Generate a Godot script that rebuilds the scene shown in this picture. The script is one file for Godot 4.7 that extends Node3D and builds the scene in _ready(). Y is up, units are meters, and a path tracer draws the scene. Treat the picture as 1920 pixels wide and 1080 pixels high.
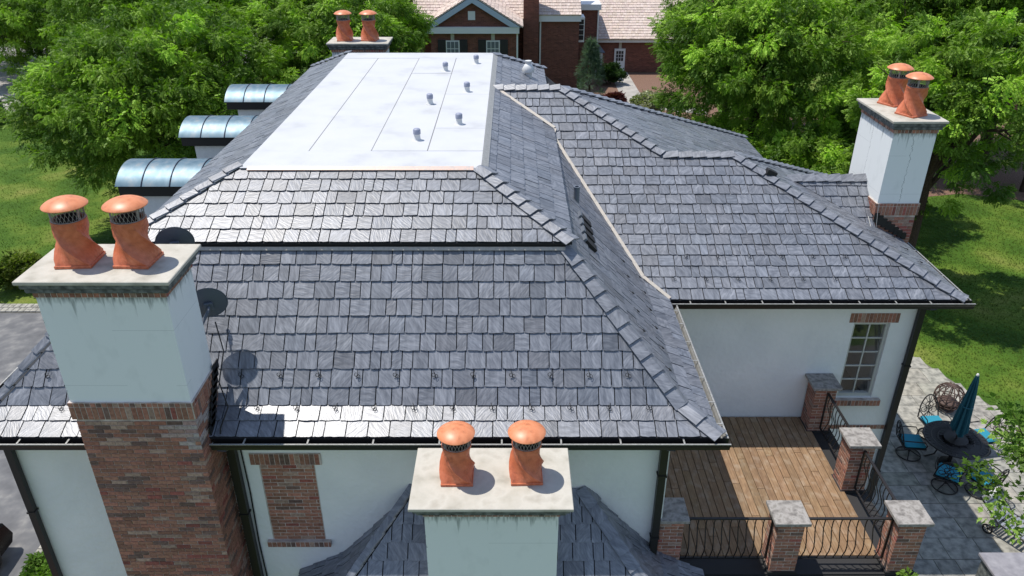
extends Node3D

# ------------------------------------------------------------------ mesh helper
class MB:
	var v := PackedVector3Array()
	var n := PackedVector3Array()
	var t := PackedVector2Array()
	var k := PackedColorArray()
	var col := Color(1, 1, 1)
	var uo := Vector2.ZERO

	func uvp(p: Vector3, m: Vector3) -> Vector2:
		var a := m.abs()
		if a.y >= a.x and a.y >= a.z:
			return Vector2(p.x, p.z) + uo
		if a.x > a.z:
			return Vector2(p.z, -p.y) + uo
		return Vector2(p.x, -p.y) + uo

	func vert(p: Vector3, m: Vector3, w: Vector2) -> void:
		v.append(p)
		n.append(m)
		t.append(w)
		k.append(col)

	func tri(a: Vector3, b: Vector3, c: Vector3, hint := Vector3.ZERO) -> void:
		var m := (b - a).cross(c - a)
		if m.length_squared() < 1e-16:
			return
		m = m.normalized()
		if m.dot(hint) < 0.0:
			var s := b
			b = c
			c = s
			m = -m
		vert(a, m, uvp(a, m))
		vert(c, m, uvp(c, m))
		vert(b, m, uvp(b, m))

	func quad(a: Vector3, b: Vector3, c: Vector3, d: Vector3, hint := Vector3.ZERO) -> void:
		tri(a, b, c, hint)
		tri(a, c, d, hint)

	func squad(p: Array, m: Array) -> void:  # smooth quad: four points, four normals, any order of winding
		var f: Vector3 = (p[1] - p[0]).cross(p[2] - p[0])
		var o := [0, 2, 1, 0, 3, 2]
		if f.dot(m[0]) < 0.0:
			o = [0, 1, 2, 0, 2, 3]
		for i in o:
			vert(p[i], m[i], uvp(p[i], m[i]))

	func box(c: Vector3, s: Vector3, b := Basis()) -> void:
		cbox(c, s, 0.0, b)

	func cbox(c: Vector3, s: Vector3, e: float, b := Basis()) -> void:  # box with chamfered edges
		var h := s * 0.5
		var ax := [b.x, b.y, b.z]
		for i in 3:
			var j := (i + 1) % 3
			var l := (i + 2) % 3
			for sg in [-1.0, 1.0]:
				var o: Vector3 = c + ax[i] * (h[i] * sg)
				var pj: Vector3 = ax[j] * (h[j] - e)
				var pl: Vector3 = ax[l] * (h[l] - e)
				quad(o - pj - pl, o + pj - pl, o + pj + pl, o - pj + pl, ax[i] * sg)
		if e <= 0.0:
			return
		for i in 3:
			var j := (i + 1) % 3
			var l := (i + 2) % 3
			for sj in [-1.0, 1.0]:
				for sl in [-1.0, 1.0]:
					var w: Vector3 = ax[i] * (h[i] - e)
					var p: Vector3 = c + ax[j] * (h[j] * sj) + ax[l] * ((h[l] - e) * sl)
					var q: Vector3 = c + ax[j] * ((h[j] - e) * sj) + ax[l] * (h[l] * sl)
					quad(p - w, p + w, q + w, q - w, ax[j] * sj + ax[l] * sl)
		for sx in [-1.0, 1.0]:
			for sy in [-1.0, 1.0]:
				for sz in [-1.0, 1.0]:
					var x: Vector3 = ax[0] * sx
					var y: Vector3 = ax[1] * sy
					var z: Vector3 = ax[2] * sz
					tri(c + x * h.x + y * (h.y - e) + z * (h.z - e), c + x * (h.x - e) + y * h.y + z * (h.z - e), c + x * (h.x - e) + y * (h.y - e) + z * h.z, x + y + z)

	func bar(a: Vector3, b: Vector3, w: float, h: float, up := Vector3.UP) -> void:  # square bar from a to b
		var d := (b - a).normalized()
		var x := up.cross(d)
		if x.length() < 0.01:
			x = Vector3.RIGHT.cross(d)
		x = x.normalized()
		box((a + b) * 0.5, Vector3(w, h, a.distance_to(b)), Basis(x, d.cross(x), d))

	func tube(p: Array, r, seg := 8, caps := true) -> void:  # r: number or one radius for each point
		var rings := []
		var x := Vector3.ZERO
		for i in p.size():
			var d: Vector3 = (p[mini(i + 1, p.size() - 1)] - p[maxi(i - 1, 0)]).normalized()
			if i == 0:
				x = d.cross(Vector3.UP if absf(d.y) < 0.9 else Vector3.RIGHT).normalized()
			else:
				x = (x - d * x.dot(d)).normalized()
			var y := d.cross(x)
			var rr: float = r[i] if r is Array else r
			var ring := []
			for s in seg:
				var a := TAU * s / seg
				var m := x * cos(a) + y * sin(a)
				ring.append([p[i] + m * rr, m])
			rings.append(ring)
		for i in p.size() - 1:
			for s in seg:
				var e := (s + 1) % seg
				var A = rings[i][s]
				var B = rings[i][e]
				var C = rings[i + 1][e]
				var D = rings[i + 1][s]
				squad([A[0], B[0], C[0], D[0]], [A[1], B[1], C[1], D[1]])
		if caps:
			for i in [0, p.size() - 1]:
				var hint: Vector3 = (p[0] - p[1]) if i == 0 else (p[i] - p[i - 1])
				for s in range(1, seg - 1):
					tri(rings[i][0][0], rings[i][s][0], rings[i][s + 1][0], hint)

	func ring(c: Vector3, rad: float, r: float, b := Basis(), seg := 24, sides := 6) -> void:
		for i in seg:
			for s in sides:
				var P := []
				var M := []
				for q in [[i, s], [i + 1, s], [i + 1, s + 1], [i, s + 1]]:
					var a: float = TAU * q[0] / seg
					var e: float = TAU * q[1] / sides
					var o := b.x * cos(a) + b.z * sin(a)
					var m := o * cos(e) + b.y * sin(e)
					P.append(c + o * rad + m * r)
					M.append(m)
				squad(P, M)

	func lathe(prof: Array, o := Vector3.ZERO, seg := 32) -> void:  # prof: Vector2(radius, height), from the bottom up on the outside
		var sn := []
		for i in prof.size() - 1:
			var e: Vector2 = prof[i + 1] - prof[i]
			sn.append(Vector2(e.y, -e.x).normalized())
		for i in prof.size() - 1:
			var na: Vector2 = sn[i]
			var nb: Vector2 = sn[i]
			if i > 0 and sn[i - 1].dot(sn[i]) > 0.6:
				na = (sn[i - 1] + sn[i]).normalized()
			if i < sn.size() - 1 and sn[i + 1].dot(sn[i]) > 0.6:
				nb = (sn[i + 1] + sn[i]).normalized()
			for s in seg:
				var P := []
				var M := []
				for q in [[0, s], [0, s + 1], [1, s + 1], [1, s]]:
					var a: float = TAU * q[1] / seg
					var d := Vector3(cos(a), 0, sin(a))
					var pr: Vector2 = prof[i + q[0]]
					var nn: Vector2 = na if q[0] == 0 else nb
					P.append(o + d * pr.x + Vector3.UP * pr.y)
					M.append(d * nn.x + Vector3.UP * nn.y)
				var f: Vector3 = (P[1] - P[0]).cross(P[2] - P[0]) + (P[2] - P[0]).cross(P[3] - P[0])
				var od := [0, 2, 1, 0, 3, 2]
				if f.dot(M[0] + M[2]) < 0.0:
					od = [0, 1, 2, 0, 2, 3]
				for i2 in od:
					vert(P[i2], M[i2], Vector2(float(s) / seg * 2.0, P[i2].y) + uo)

	func prism(prof: PackedVector2Array, a: Vector3, b: Vector3, o: Vector3, caps := true) -> void:  # outline in (outward, up), swept from a to b
		var pr := prof.duplicate()
		if Geometry2D.is_polygon_clockwise(pr):
			pr.reverse()
		var up := Vector3.UP
		for i in pr.size():
			var p: Vector2 = pr[i]
			var q: Vector2 = pr[(i + 1) % pr.size()]
			var e := q - p
			var hint := o * e.y - up * e.x
			quad(a + o * p.x + up * p.y, a + o * q.x + up * q.y, b + o * q.x + up * q.y, b + o * p.x + up * p.y, hint)
		if caps:
			var id := Geometry2D.triangulate_polygon(pr)
			for end in [a, b]:
				var hint: Vector3 = (a - b) if end == a else (b - a)
				for i in range(0, id.size(), 3):
					var w := []
					for j in 3:
						var p: Vector2 = pr[id[i + j]]
						w.append(end + o * p.x + up * p.y)
					tri(w[0], w[1], w[2], hint)

	func slab(pts: Array, th: Vector3) -> void:  # flat polygon pts (any winding), given thickness downwards along th
		var nn := -th.normalized()
		var x: Vector3 = (pts[1] - pts[0]).normalized()
		var y := nn.cross(x)
		var p2 := PackedVector2Array()
		for p in pts:
			p2.append(Vector2((p - pts[0]).dot(x), (p - pts[0]).dot(y)))
		var id := Geometry2D.triangulate_polygon(p2)
		for i in range(0, id.size(), 3):
			tri(pts[id[i]], pts[id[i + 1]], pts[id[i + 2]], nn)
			tri(pts[id[i]] + th, pts[id[i + 1]] + th, pts[id[i + 2]] + th, -nn)
		var sg := -1.0 if Geometry2D.is_polygon_clockwise(p2) else 1.0
		for i in pts.size():
			var a: Vector3 = pts[i]
			var b: Vector3 = pts[(i + 1) % pts.size()]
			quad(a, b, b + th, a + th, (b - a).cross(nn) * sg)

	func add(o: MB) -> void:
		v.append_array(o.v)
		n.append_array(o.n)
		t.append_array(o.t)
		k.append_array(o.k)

	func mesh() -> ArrayMesh:
		var a := []
		a.resize(Mesh.ARRAY_MAX)
		a[Mesh.ARRAY_VERTEX] = v
		a[Mesh.ARRAY_NORMAL] = n
		a[Mesh.ARRAY_TEX_UV] = t
		a[Mesh.ARRAY_COLOR] = k
		var m := ArrayMesh.new()
		m.add_surface_from_arrays(Mesh.PRIMITIVE_TRIANGLES, a)
		return m

# ------------------------------------------------------------------ scene helpers
const EYE := 12.7
const TILT := 27.9
const LENS := 1446.0
var M := {}
var rng := RandomNumberGenerator.new()
var counts := {}
var pieces := {}
var house: Node3D

func P(x: float, y: float, d: float) -> Vector3:  # d: metres in front of the camera's foot point
	return Vector3(x, y, -d)

func rf(a: float, b: float) -> float:
	return rng.randf_range(a, b)

func shown(p: Vector3) -> float:  # pixels per metre in the photograph, 0 outside the frame; only ranks which pieces show largest
	var c := cos(deg_to_rad(TILT))
	var s := sin(deg_to_rad(TILT))
	var h := EYE - p.y
	var z := -p.z * c + h * s
	if z < 1.0 or absf(p.x / z) > 0.68 or absf((h * c + p.z * s) / z) > 0.38:
		return 0.0
	return LENS / z

func numbered(nm: String) -> String:
	counts[nm] = counts.get(nm, -1) + 1
	return nm if counts[nm] == 0 else "%s_%03d" % [nm, counts[nm]]

func tag(o: Node3D, label: String, category: String, group := "", kind := "") -> Node3D:
	if label:
		o.set_meta("label", label)
	if category:
		o.set_meta("category", category)
	if group:
		o.set_meta("group", group)
	if kind:
		o.set_meta("kind", kind)
	return o

func thing(nm: String, at: Vector3, label: String, category: String, group := "", turn := 0.0) -> Node3D:
	var o := Node3D.new()
	o.name = numbered(nm)
	add_child(o)
	o.position = at
	o.rotation.y = turn
	return tag(o, label, category, group)

func put(mb: MB, nm: String, mat: Material, parent: Node3D = self, at := Vector3.ZERO) -> MeshInstance3D:
	var o := MeshInstance3D.new()
	o.name = nm if parent != self else numbered(nm)
	o.mesh = mb.mesh()
	o.material_override = mat
	parent.add_child(o, true)
	o.position = at
	return o

func put_mesh(m: Mesh, nm: String, mat: Material, parent: Node3D, tr: Transform3D) -> MeshInstance3D:
	var o := MeshInstance3D.new()
	o.name = nm
	o.mesh = m
	o.material_override = mat
	parent.add_child(o, true)
	o.transform = tr
	return o

func hpart(mb: MB, nm: String, mat: Material) -> MeshInstance3D:  # part of the house, built in world coordinates
	return put(mb, nm, mat, house, -house.position)

func structure(mb: MB, nm: String, mat: Material) -> MeshInstance3D:
	var o := put(mb, nm, mat)
	o.set_meta("kind", "structure")
	return o

func piece(kind: String, part: Node3D, mb: MB, mat: Material, at: Vector3, size: float) -> void:
	if not pieces.has(kind):
		pieces[kind] = []
	pieces[kind].append([shown(at) * size, part, mb, mat])

func place_pieces(kind: String, most: int, rest_name: String) -> void:
	var all: Array = pieces.get(kind, [])
	all.sort_custom(func(a, b): return a[0] > b[0])
	var rest := {}
	for i in all.size():
		var q = all[i]
		if i < most:
			put(q[2], kind, q[3], q[1])
		else:
			if not rest.has(q[1]):
				rest[q[1]] = [MB.new(), q[3]]
			rest[q[1]][0].add(q[2])
	for part in rest:
		var o := put(rest[part][0], rest_name, rest[part][1], part)
		o.set_meta("kind", "stuff")

func dup(o: Node3D, label: String, group := "") -> Node3D:
	var r: Node3D = o.duplicate()
	var base := o.name as String
	if base.length() > 4 and base[-4] == "_" and base.right(3).is_valid_int():
		base = base.left(-4)
	r.name = numbered(base)
	add_child(r)
	r.set_meta("label", label)
	if group:
		r.set_meta("group", group)
	return r

# ------------------------------------------------------------------ textures and materials
func noise(seed_: int, freq: float, oct := 4, type := FastNoiseLite.TYPE_SIMPLEX_SMOOTH) -> FastNoiseLite:
	var f := FastNoiseLite.new()
	f.noise_type = type
	f.seed = seed_
	f.frequency = freq
	f.fractal_octaves = oct
	return f

func ntex(seed_: int, freq: float, stops: Array, oct := 5, size := 512) -> NoiseTexture2D:
	var x := NoiseTexture2D.new()
	x.width = size
	x.height = size
	x.seamless = true
	x.noise = noise(seed_, freq, oct)
	if stops:
		var g := Gradient.new()
		var off := PackedFloat32Array()
		var cs := PackedColorArray()
		for s in stops:
			off.append(s[0])
			cs.append(s[1])
		g.offsets = off
		g.colors = cs
		x.color_ramp = g
	return x

func srgb(r: int, g: int, b: int) -> Color:
	return Color(r / 255.0, g / 255.0, b / 255.0)

func lin(r: float, g: float, b: float) -> Color:  # base colour in linear values
	return Color(r, g, b).linear_to_srgb()

func mat(nm: String, c: Color, rough: float, metal := 0.0, spec := 0.5) -> StandardMaterial3D:
	var m := StandardMaterial3D.new()
	m.resource_name = nm
	m.albedo_color = c
	m.roughness = rough
	m.metallic = metal
	m.metallic_specular = spec
	M[nm] = m
	return m

func tex3(m: StandardMaterial3D, albedo: Texture2D, per_metre: float, height: Texture2D = null, depth_cm := 0.0) -> StandardMaterial3D:
	m.uv1_triplanar = true
	m.uv1_world_triplanar = true
	m.uv1_scale = Vector3.ONE * per_metre
	m.albedo_texture = albedo
	if height:
		m.heightmap_enabled = true
		m.heightmap_texture = height
		m.heightmap_scale = depth_cm
	return m

func image_of(size: Vector2i, f: Callable) -> ImageTexture:
	var b := PackedByteArray()
	b.resize(size.x * size.y * 3)
	var i := 0
	for y in size.y:
		for x in size.x:
			var c: Color = f.call(x, y)
			b[i] = clampi(int(c.r * 255.0), 0, 255)
			b[i + 1] = clampi(int(c.g * 255.0), 0, 255)
			b[i + 2] = clampi(int(c.b * 255.0), 0, 255)
			i += 3
	return ImageTexture.create_from_image(Image.create_from_data(size.x, size.y, false, Image.FORMAT_RGB8, b))

func slate_textures() -> Array:
	# 4 x 4 kinds of cleft surface; every slate shows a window of one of them
	var S := 768
	var Z := 192
	var n1 := noise(11, 1.0, 3)
	var n2 := noise(12, 1.0, 4)
	var r := RandomNumberGenerator.new()
	r.seed = 5
	var kinds := []
	for i in 16:
		var a: float = [0.55, 0.75, 1.5, 0.1, 0.62, 1.35, 0.85, 0.45][i % 8] * PI * 0.5
		kinds.append([a, r.randf_range(0.006, 0.014), r.randf_range(0.045, 0.09), r.randf_range(0.35, 1.0), r.randf_range(0.5, 1.0)])
	var ba := PackedByteArray()
	var bh := PackedByteArray()
	ba.resize(S * S * 3)
	bh.resize(S * S)
	for y in S:
		for x in S:
			var kd = kinds[(y / Z) * 4 + x / Z]
			var ca := cos(kd[0])
			var sa := sin(kd[0])
			var al := x * ca + y * sa
			var cr := -x * sa + y * ca
			var w := n2.get_noise_2d(x * 0.012, y * 0.012)
			var h := n1.get_noise_2d(al * kd[1], (cr + w * 8.0) * kd[2])
			var st := h * 3.0
			st = (floorf(st) + smoothstep(0.55, 1.0, st - floorf(st))) / 3.0
			var hh := 0.5 + 0.42 * (h * 0.35 + st * 0.65) + 0.1 * n2.get_noise_2d(x * 0.16, y * 0.16)
			bh[y * S + x] = clampi(int(hh * 255.0), 0, 255)
			var m := n2.get_noise_2d(al * 0.01 + 300.0, cr * 0.022 * (0.5 + kd[4]) + 70.0)
			var vs := n2.get_noise_2d(x * 0.028 + 50.0, y * 0.0035)
			var g: float = 0.5 + 0.34 * m * kd[3] + 0.26 * h + 0.34 * vs * kd[4] + 0.16 * n2.get_noise_2d(al * 0.02, cr * 0.3)
			var c := Color(0.265, 0.28, 0.31).lerp(Color(0.57, 0.58, 0.605), clampf(g, 0.0, 1.0))
			var i := (y * S + x) * 3
			ba[i] = int(c.r * 255.0)
			ba[i + 1] = int(c.g * 255.0)
			ba[i + 2] = int(c.b * 255.0)
	return [ImageTexture.create_from_image(Image.create_from_data(S, S, false, Image.FORMAT_RGB8, ba)), ImageTexture.create_from_image(Image.create_from_data(S, S, false, Image.FORMAT_L8, bh))]

func materials() -> void:
	var st := slate_textures()
	var sl := mat("slate", Color(1, 1, 1), 0.425, 0.0, 0.707)
	sl.albedo_texture = st[0]
	sl.heightmap_enabled = true
	sl.heightmap_texture = st[1]
	sl.heightmap_scale = 0.27
	sl.vertex_color_use_as_albedo = true
	mat("underlay", lin(0.02, 0.021, 0.024), 0.9)

	var fine := ntex(3, 0.03, [], 5)
	var coarse := ntex(4, 0.006, [], 5)
	M.fine = fine
	tex3(mat("stucco", Color(1, 1, 1), 0.85), ntex(21, 0.004, [[0.0, srgb(220, 221, 218)], [0.5, srgb(226, 227, 223)], [1.0, srgb(231, 231, 227)]]), 0.45, fine, 0.7)
	# painted chimney shaft with mould running down from under the cap and hairline cracks
	var sn := noise(31, 0.05, 4)
	var sf := noise(32, 0.02, 4)
	var paint := image_of(Vector2i(512, 512), func(x, y):
		var reach := 0.5 + 0.5 * sn.get_noise_2d(x * 0.9, 7.0)
		var lng := 24.0 + 130.0 * pow(maxf(reach - 0.45, 0.0) * 1.7, 1.6)
		var s := clampf(1.0 - y / lng, 0.0, 1.0) * clampf(0.55 + 0.9 * sn.get_noise_2d(x * 1.6, y * 0.25), 0.0, 1.0)
		var d := clampf(s * 0.8 + maxf(0.0, sf.get_noise_2d(x * 0.5, y * 0.3) - 0.25) * 0.1, 0.0, 0.85)
		var c := srgb(226, 229, 227).lerp(srgb(74, 82, 80), d)
		var cx := 300.0 + 14.0 * sn.get_noise_2d(5.0, y * 0.35) + 6.0 * sn.get_noise_2d(15.0, y * 2.0)
		if absf(x - cx) < 1.0 + 0.9 * sn.get_noise_2d(40.0, y * 0.8) and y < 420:
			c = c.lerp(srgb(60, 62, 62), 0.55)
		if (absi(y - 120) < 1 and x < 280) or (absi(y - 330) < 1 and x > 160):
			c = c.lerp(srgb(120, 126, 126), 0.4)
		return c)
	var pm := mat("chimney_paint", Color(1, 1, 1), 0.7)
	pm.albedo_texture = paint
	pm.uv1_scale = Vector3(0.5, 0.5, 1)
	tex3(mat("cap_stone", Color(1, 1, 1), 0.75), ntex(41, 0.012, [[0.0, srgb(152, 147, 134)], [0.3, srgb(174, 169, 156)], [0.65, srgb(186, 181, 169)], [1.0, srgb(166, 160, 147)]]), 0.35, fine, 0.3)
	tex3(mat("pillar_cap", Color(1, 1, 1), 0.8), ntex(42, 0.02, [[0.0, srgb(84, 80, 76)], [0.4, srgb(134, 129, 123)], [0.65, srgb(156, 151, 145)], [1.0, srgb(112, 107, 100)]]), 0.6, fine, 0.3)
	tex3(mat("dark_stone", Color(1, 1, 1), 0.85), ntex(43, 0.015, [[0.0, srgb(52, 55, 54)], [0.5, srgb(96, 100, 98)], [1.0, srgb(134, 136, 132)]]), 0.9, fine, 0.3)
	var br := tex3(mat("brick", Color(1, 1, 1), 0.88), ntex(51, 0.02, [[0.0, srgb(190, 185, 182)], [0.5, srgb(235, 232, 230)], [1.0, srgb(255, 255, 255)]]), 1.6, fine, 0.35)
	br.vertex_color_use_as_albedo = true
	tex3(mat("mortar", Color(1, 1, 1), 0.95), ntex(52, 0.01, [[0.0, srgb(150, 138, 128)], [0.6, srgb(188, 176, 166)], [1.0, srgb(208, 198, 190)]]), 0.8, fine, 0.3)
	# terracotta
	tex3(mat("terracotta", Color(1, 1, 1), 0.5), ntex(61, 0.015, [[0.0, srgb(138, 76, 52)], [0.3, srgb(180, 96, 62)], [0.6, srgb(194, 108, 72)], [1.0, srgb(204, 124, 90)]], 6), 1.2, fine, 0.08)
	var tc := tex3(mat("terracotta_cap", Color(1, 1, 1), 0.42), ntex(62, 0.012, [[0.0, srgb(128, 84, 60)], [0.28, srgb(194, 118, 78)], [0.55, srgb(210, 132, 90)], [1.0, srgb(216, 144, 104)]], 6), 1.2)
	tc.vertex_color_use_as_albedo = false
	mat("flue", lin(0.02, 0.014, 0.012), 0.9)
	mat("screen_wire", lin(0.34, 0.31, 0.29), 0.5, 0.3)
	# metals
	mat("gutter_dark", lin(0.012, 0.011, 0.011), 0.45)
	tex3(mat("gutter_zinc", Color(1, 1, 1), 0.5, 0.35), ntex(71, 0.02, [[0.0, srgb(132, 131, 126)], [1.0, srgb(176, 175, 170)]]), 1.5)
	tex3(mat("flashing", Color(1, 1, 1), 0.6, 0.15), ntex(72, 0.02, [[0.0, srgb(176, 148, 134)], [0.35, srgb(182, 174, 162)], [0.7, srgb(168, 163, 153)], [1.0, srgb(150, 140, 130)]]), 1.5)
	tex3(mat("copper_flashing", Color(1, 1, 1), 0.5, 0.3), ntex(73, 0.012, [[0.0, srgb(150, 140, 134)], [0.45, srgb(188, 158, 144)], [0.7, srgb(150, 146, 144)], [1.0, srgb(196, 170, 156)]]), 1.6)
	tex3(mat("dormer_metal", Color(1, 1, 1), 0.48, 0.45), ntex(74, 0.01, [[0.0, srgb(78, 104, 118)], [0.6, srgb(100, 122, 134)], [1.0, srgb(132, 134, 134)]]), 0.8)
	mat("seam_metal", lin(0.035, 0.045, 0.07), 0.45, 0.5)
	mat("fascia_black", lin(0.010, 0.009, 0.009), 0.6)
	mat("iron", lin(0.012, 0.010, 0.010), 0.5)
	mat("dish", lin(0.07, 0.085, 0.11), 0.5)
	mat("grey_metal", lin(0.32, 0.33, 0.35), 0.45, 0.4)
	mat("vent_white", lin(0.62, 0.62, 0.6), 0.5)
	mat("vent_cap_grey", lin(0.26, 0.28, 0.36), 0.5)
	mat("lead_pipe", lin(0.15, 0.17, 0.2), 0.5, 0.3)
	# membrane
	tex3(mat("membrane", Color(1, 1, 1), 0.6), ntex(81, 0.006, [[0.0, srgb(176, 177, 178)], [0.35, srgb(188, 189, 190)], [0.6, srgb(191, 192, 193)], [1.0, srgb(194, 194, 194)]], 6), 0.3)
	mat("seam_dirt", lin(0.22, 0.215, 0.21), 0.9)
	# wood
	var wn := noise(91, 0.01, 4)
	var wood := image_of(Vector2i(256, 512), func(x, y):
		var g := 0.5 + 0.5 * wn.get_noise_2d(x * 9.0, y * 0.45)
		var f := 0.5 + 0.5 * wn.get_noise_2d(x * 2.0 + 400.0, y * 1.3)
		var c := srgb(100, 76, 54).lerp(srgb(162, 132, 99), clampf(g * 0.7 + f * 0.4, 0.0, 1.0))
		var grey := clampf((0.5 + 0.5 * wn.get_noise_2d(x * 1.1 + 900.0, y * 0.9) - 0.5) * 2.2, 0.0, 1.0)
		return c.lerp(srgb(168, 156, 142), grey * 0.62))
	var wd := mat("deck_wood", Color(1, 1, 1), 0.75)
	wd.albedo_texture = wood
	wd.vertex_color_use_as_albedo = true
	wd.heightmap_enabled = true
	wd.heightmap_texture = wood
	wd.heightmap_scale = 0.12
	wd.uv1_scale = Vector3(1.3, 0.7, 1)
	mat("dark_membrane", lin(0.02, 0.019, 0.019), 0.7)
	# window
	var gl := mat("glass", Color(0.1, 0.12, 0.11, 0.03), 0.02)
	gl.transparency = BaseMaterial3D.TRANSPARENCY_ALPHA
	mat("frame_paint", lin(0.5, 0.5, 0.45), 0.55)
	mat("room_paint", lin(0.2, 0.2, 0.175), 0.9)
	mat("white_trim", lin(0.72, 0.73, 0.73), 0.6)
	mat("blue_trim", lin(0.42, 0.5, 0.6), 0.6)
	# ground
	var lawn_a := ntex(101, 0.004, [[0.0, srgb(56, 84, 24)], [0.4, srgb(76, 106, 32)], [0.6, srgb(100, 122, 44)], [1.0, srgb(140, 140, 74)]], 6, 1024)
	var lw := tex3(mat("lawn", Color(1, 1, 1), 0.9, 0.0, 0.3), lawn_a, 0.06, ntex(102, 0.12, [], 4), 4.0)
	lw.detail_enabled = true
	lw.detail_blend_mode = BaseMaterial3D.BLEND_MODE_MUL
	lw.detail_uv_layer = BaseMaterial3D.DETAIL_UV_2
	lw.uv2_triplanar = true
	lw.uv2_world_triplanar = true
	lw.uv2_scale = Vector3.ONE * 0.5
	lw.detail_albedo = ntex(103, 0.06, [[0.0, srgb(150, 160, 140)], [0.5, srgb(226, 230, 220)], [1.0, srgb(255, 255, 255)]], 4)
	tex3(mat("asphalt", Color(1, 1, 1), 0.85), ntex(111, 0.014, [[0.0, srgb(82, 82, 84)], [0.5, srgb(100, 100, 101)], [0.72, srgb(114, 113, 112)], [1.0, srgb(140, 138, 134)]], 8), 0.22, fine, 0.4)
	tex3(mat("concrete_road", Color(1, 1, 1), 0.85), ntex(112, 0.01, [[0.0, srgb(146, 141, 134)], [1.0, srgb(176, 171, 164)]]), 0.2)
	tex3(mat("mulch", Color(1, 1, 1), 0.95), ntex(113, 0.05, [[0.0, srgb(70, 52, 42)], [0.5, srgb(116, 88, 72)], [1.0, srgb(160, 128, 108)]]), 0.5, fine, 2.0)
	var pv := tex3(mat("paving", Color(1, 1, 1), 0.8), ntex(114, 0.012, [[0.0, srgb(108, 106, 99)], [0.5, srgb(148, 145, 136)], [1.0, srgb(174, 169, 157)]]), 0.7, fine, 0.4)
	pv.vertex_color_use_as_albedo = true
	tex3(mat("joint_sand", Color(1, 1, 1), 0.95), ntex(115, 0.03, [[0.0, srgb(92, 88, 80)], [1.0, srgb(130, 126, 116)]]), 1.0)
	# neighbour house
	var fb := noise(121, 0.9, 2)
	var farbrick := image_of(Vector2i(256, 256), func(x, y):
		var row: int = y / 8
		var off := 12 if row % 2 else 0
		var bx: int = ((x + off) % 256) / 24
		if y % 8 == 0 or (x + off) % 24 == 0:
			return srgb(120, 100, 90)
		var q := 0.5 + 0.5 * fb.get_noise_2d(bx * 7.3, row * 3.1)
		return srgb(84, 50, 42).lerp(srgb(140, 84, 68), q))
	tex3(mat("far_brick", Color(1, 1, 1), 0.9), farbrick, 0.42)
	var cs := tex3(mat("cedar", Color(1, 1, 1), 0.85), ntex(122, 0.03, [[0.0, srgb(176, 154, 142)], [0.5, srgb(210, 192, 180)], [1.0, srgb(226, 214, 204)]]), 0.5)
	cs.vertex_color_use_as_albedo = true
	mat("shutter", lin(0.018, 0.016, 0.02), 0.6)
	# plants
	var lf := mat("leaf", Color(1, 1, 1), 0.5, 0.0, 0.3)
	lf.vertex_color_use_as_albedo = true
	lf.backlight_enabled = true
	lf.backlight = Color(0.75, 0.85, 0.35)
	var bk := tex3(mat("bark", Color(1, 1, 1), 0.95), ntex(131, 0.04, [[0.0, srgb(44, 36, 30)], [1.0, srgb(96, 84, 72)]]), 1.0, fine, 1.5)
	bk.metallic_specular = 0.2
	# furniture and the rest
	mat("cushion", lin(0.015, 0.21, 0.30), 0.85)
	mat("canvas_teal", lin(0.008, 0.085, 0.115), 0.8)
	mat("pale_cushion", lin(0.5, 0.49, 0.46), 0.85)
	tex3(mat("wicker", Color(1, 1, 1), 0.7), ntex(141, 0.08, [[0.0, srgb(52, 38, 34)], [1.0, srgb(112, 90, 80)]]), 2.0)
	mat("car_paint", lin(0.006, 0.006, 0.008), 0.15, 0.0, 0.3)
	mat("tyre", lin(0.014, 0.014, 0.014), 0.85)
	mat("rim", lin(0.4, 0.4, 0.42), 0.35, 0.7)
	mat("tail_lamp", lin(0.25, 0.01, 0.01), 0.2)
	tex3(mat("grey_cover", Color(1, 1, 1), 0.7), ntex(142, 0.01, [[0.0, srgb(120, 118, 124)], [1.0, srgb(150, 148, 152)]]), 0.8)
	mat("petal", lin(0.7, 0.68, 0.62), 0.7)
	mat("wire", lin(0.01, 0.01, 0.01), 0.6)

# ------------------------------------------------------------------ roofs
var face_n := {}

func newell(pts: Array) -> Vector3:
	var m := Vector3.ZERO
	for i in pts.size():
		var a: Vector3 = pts[i]
		var b: Vector3 = pts[(i + 1) % pts.size()]
		m += a.cross(b)
	m = m.normalized()
	return m if m.y > 0.0 else -m

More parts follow.
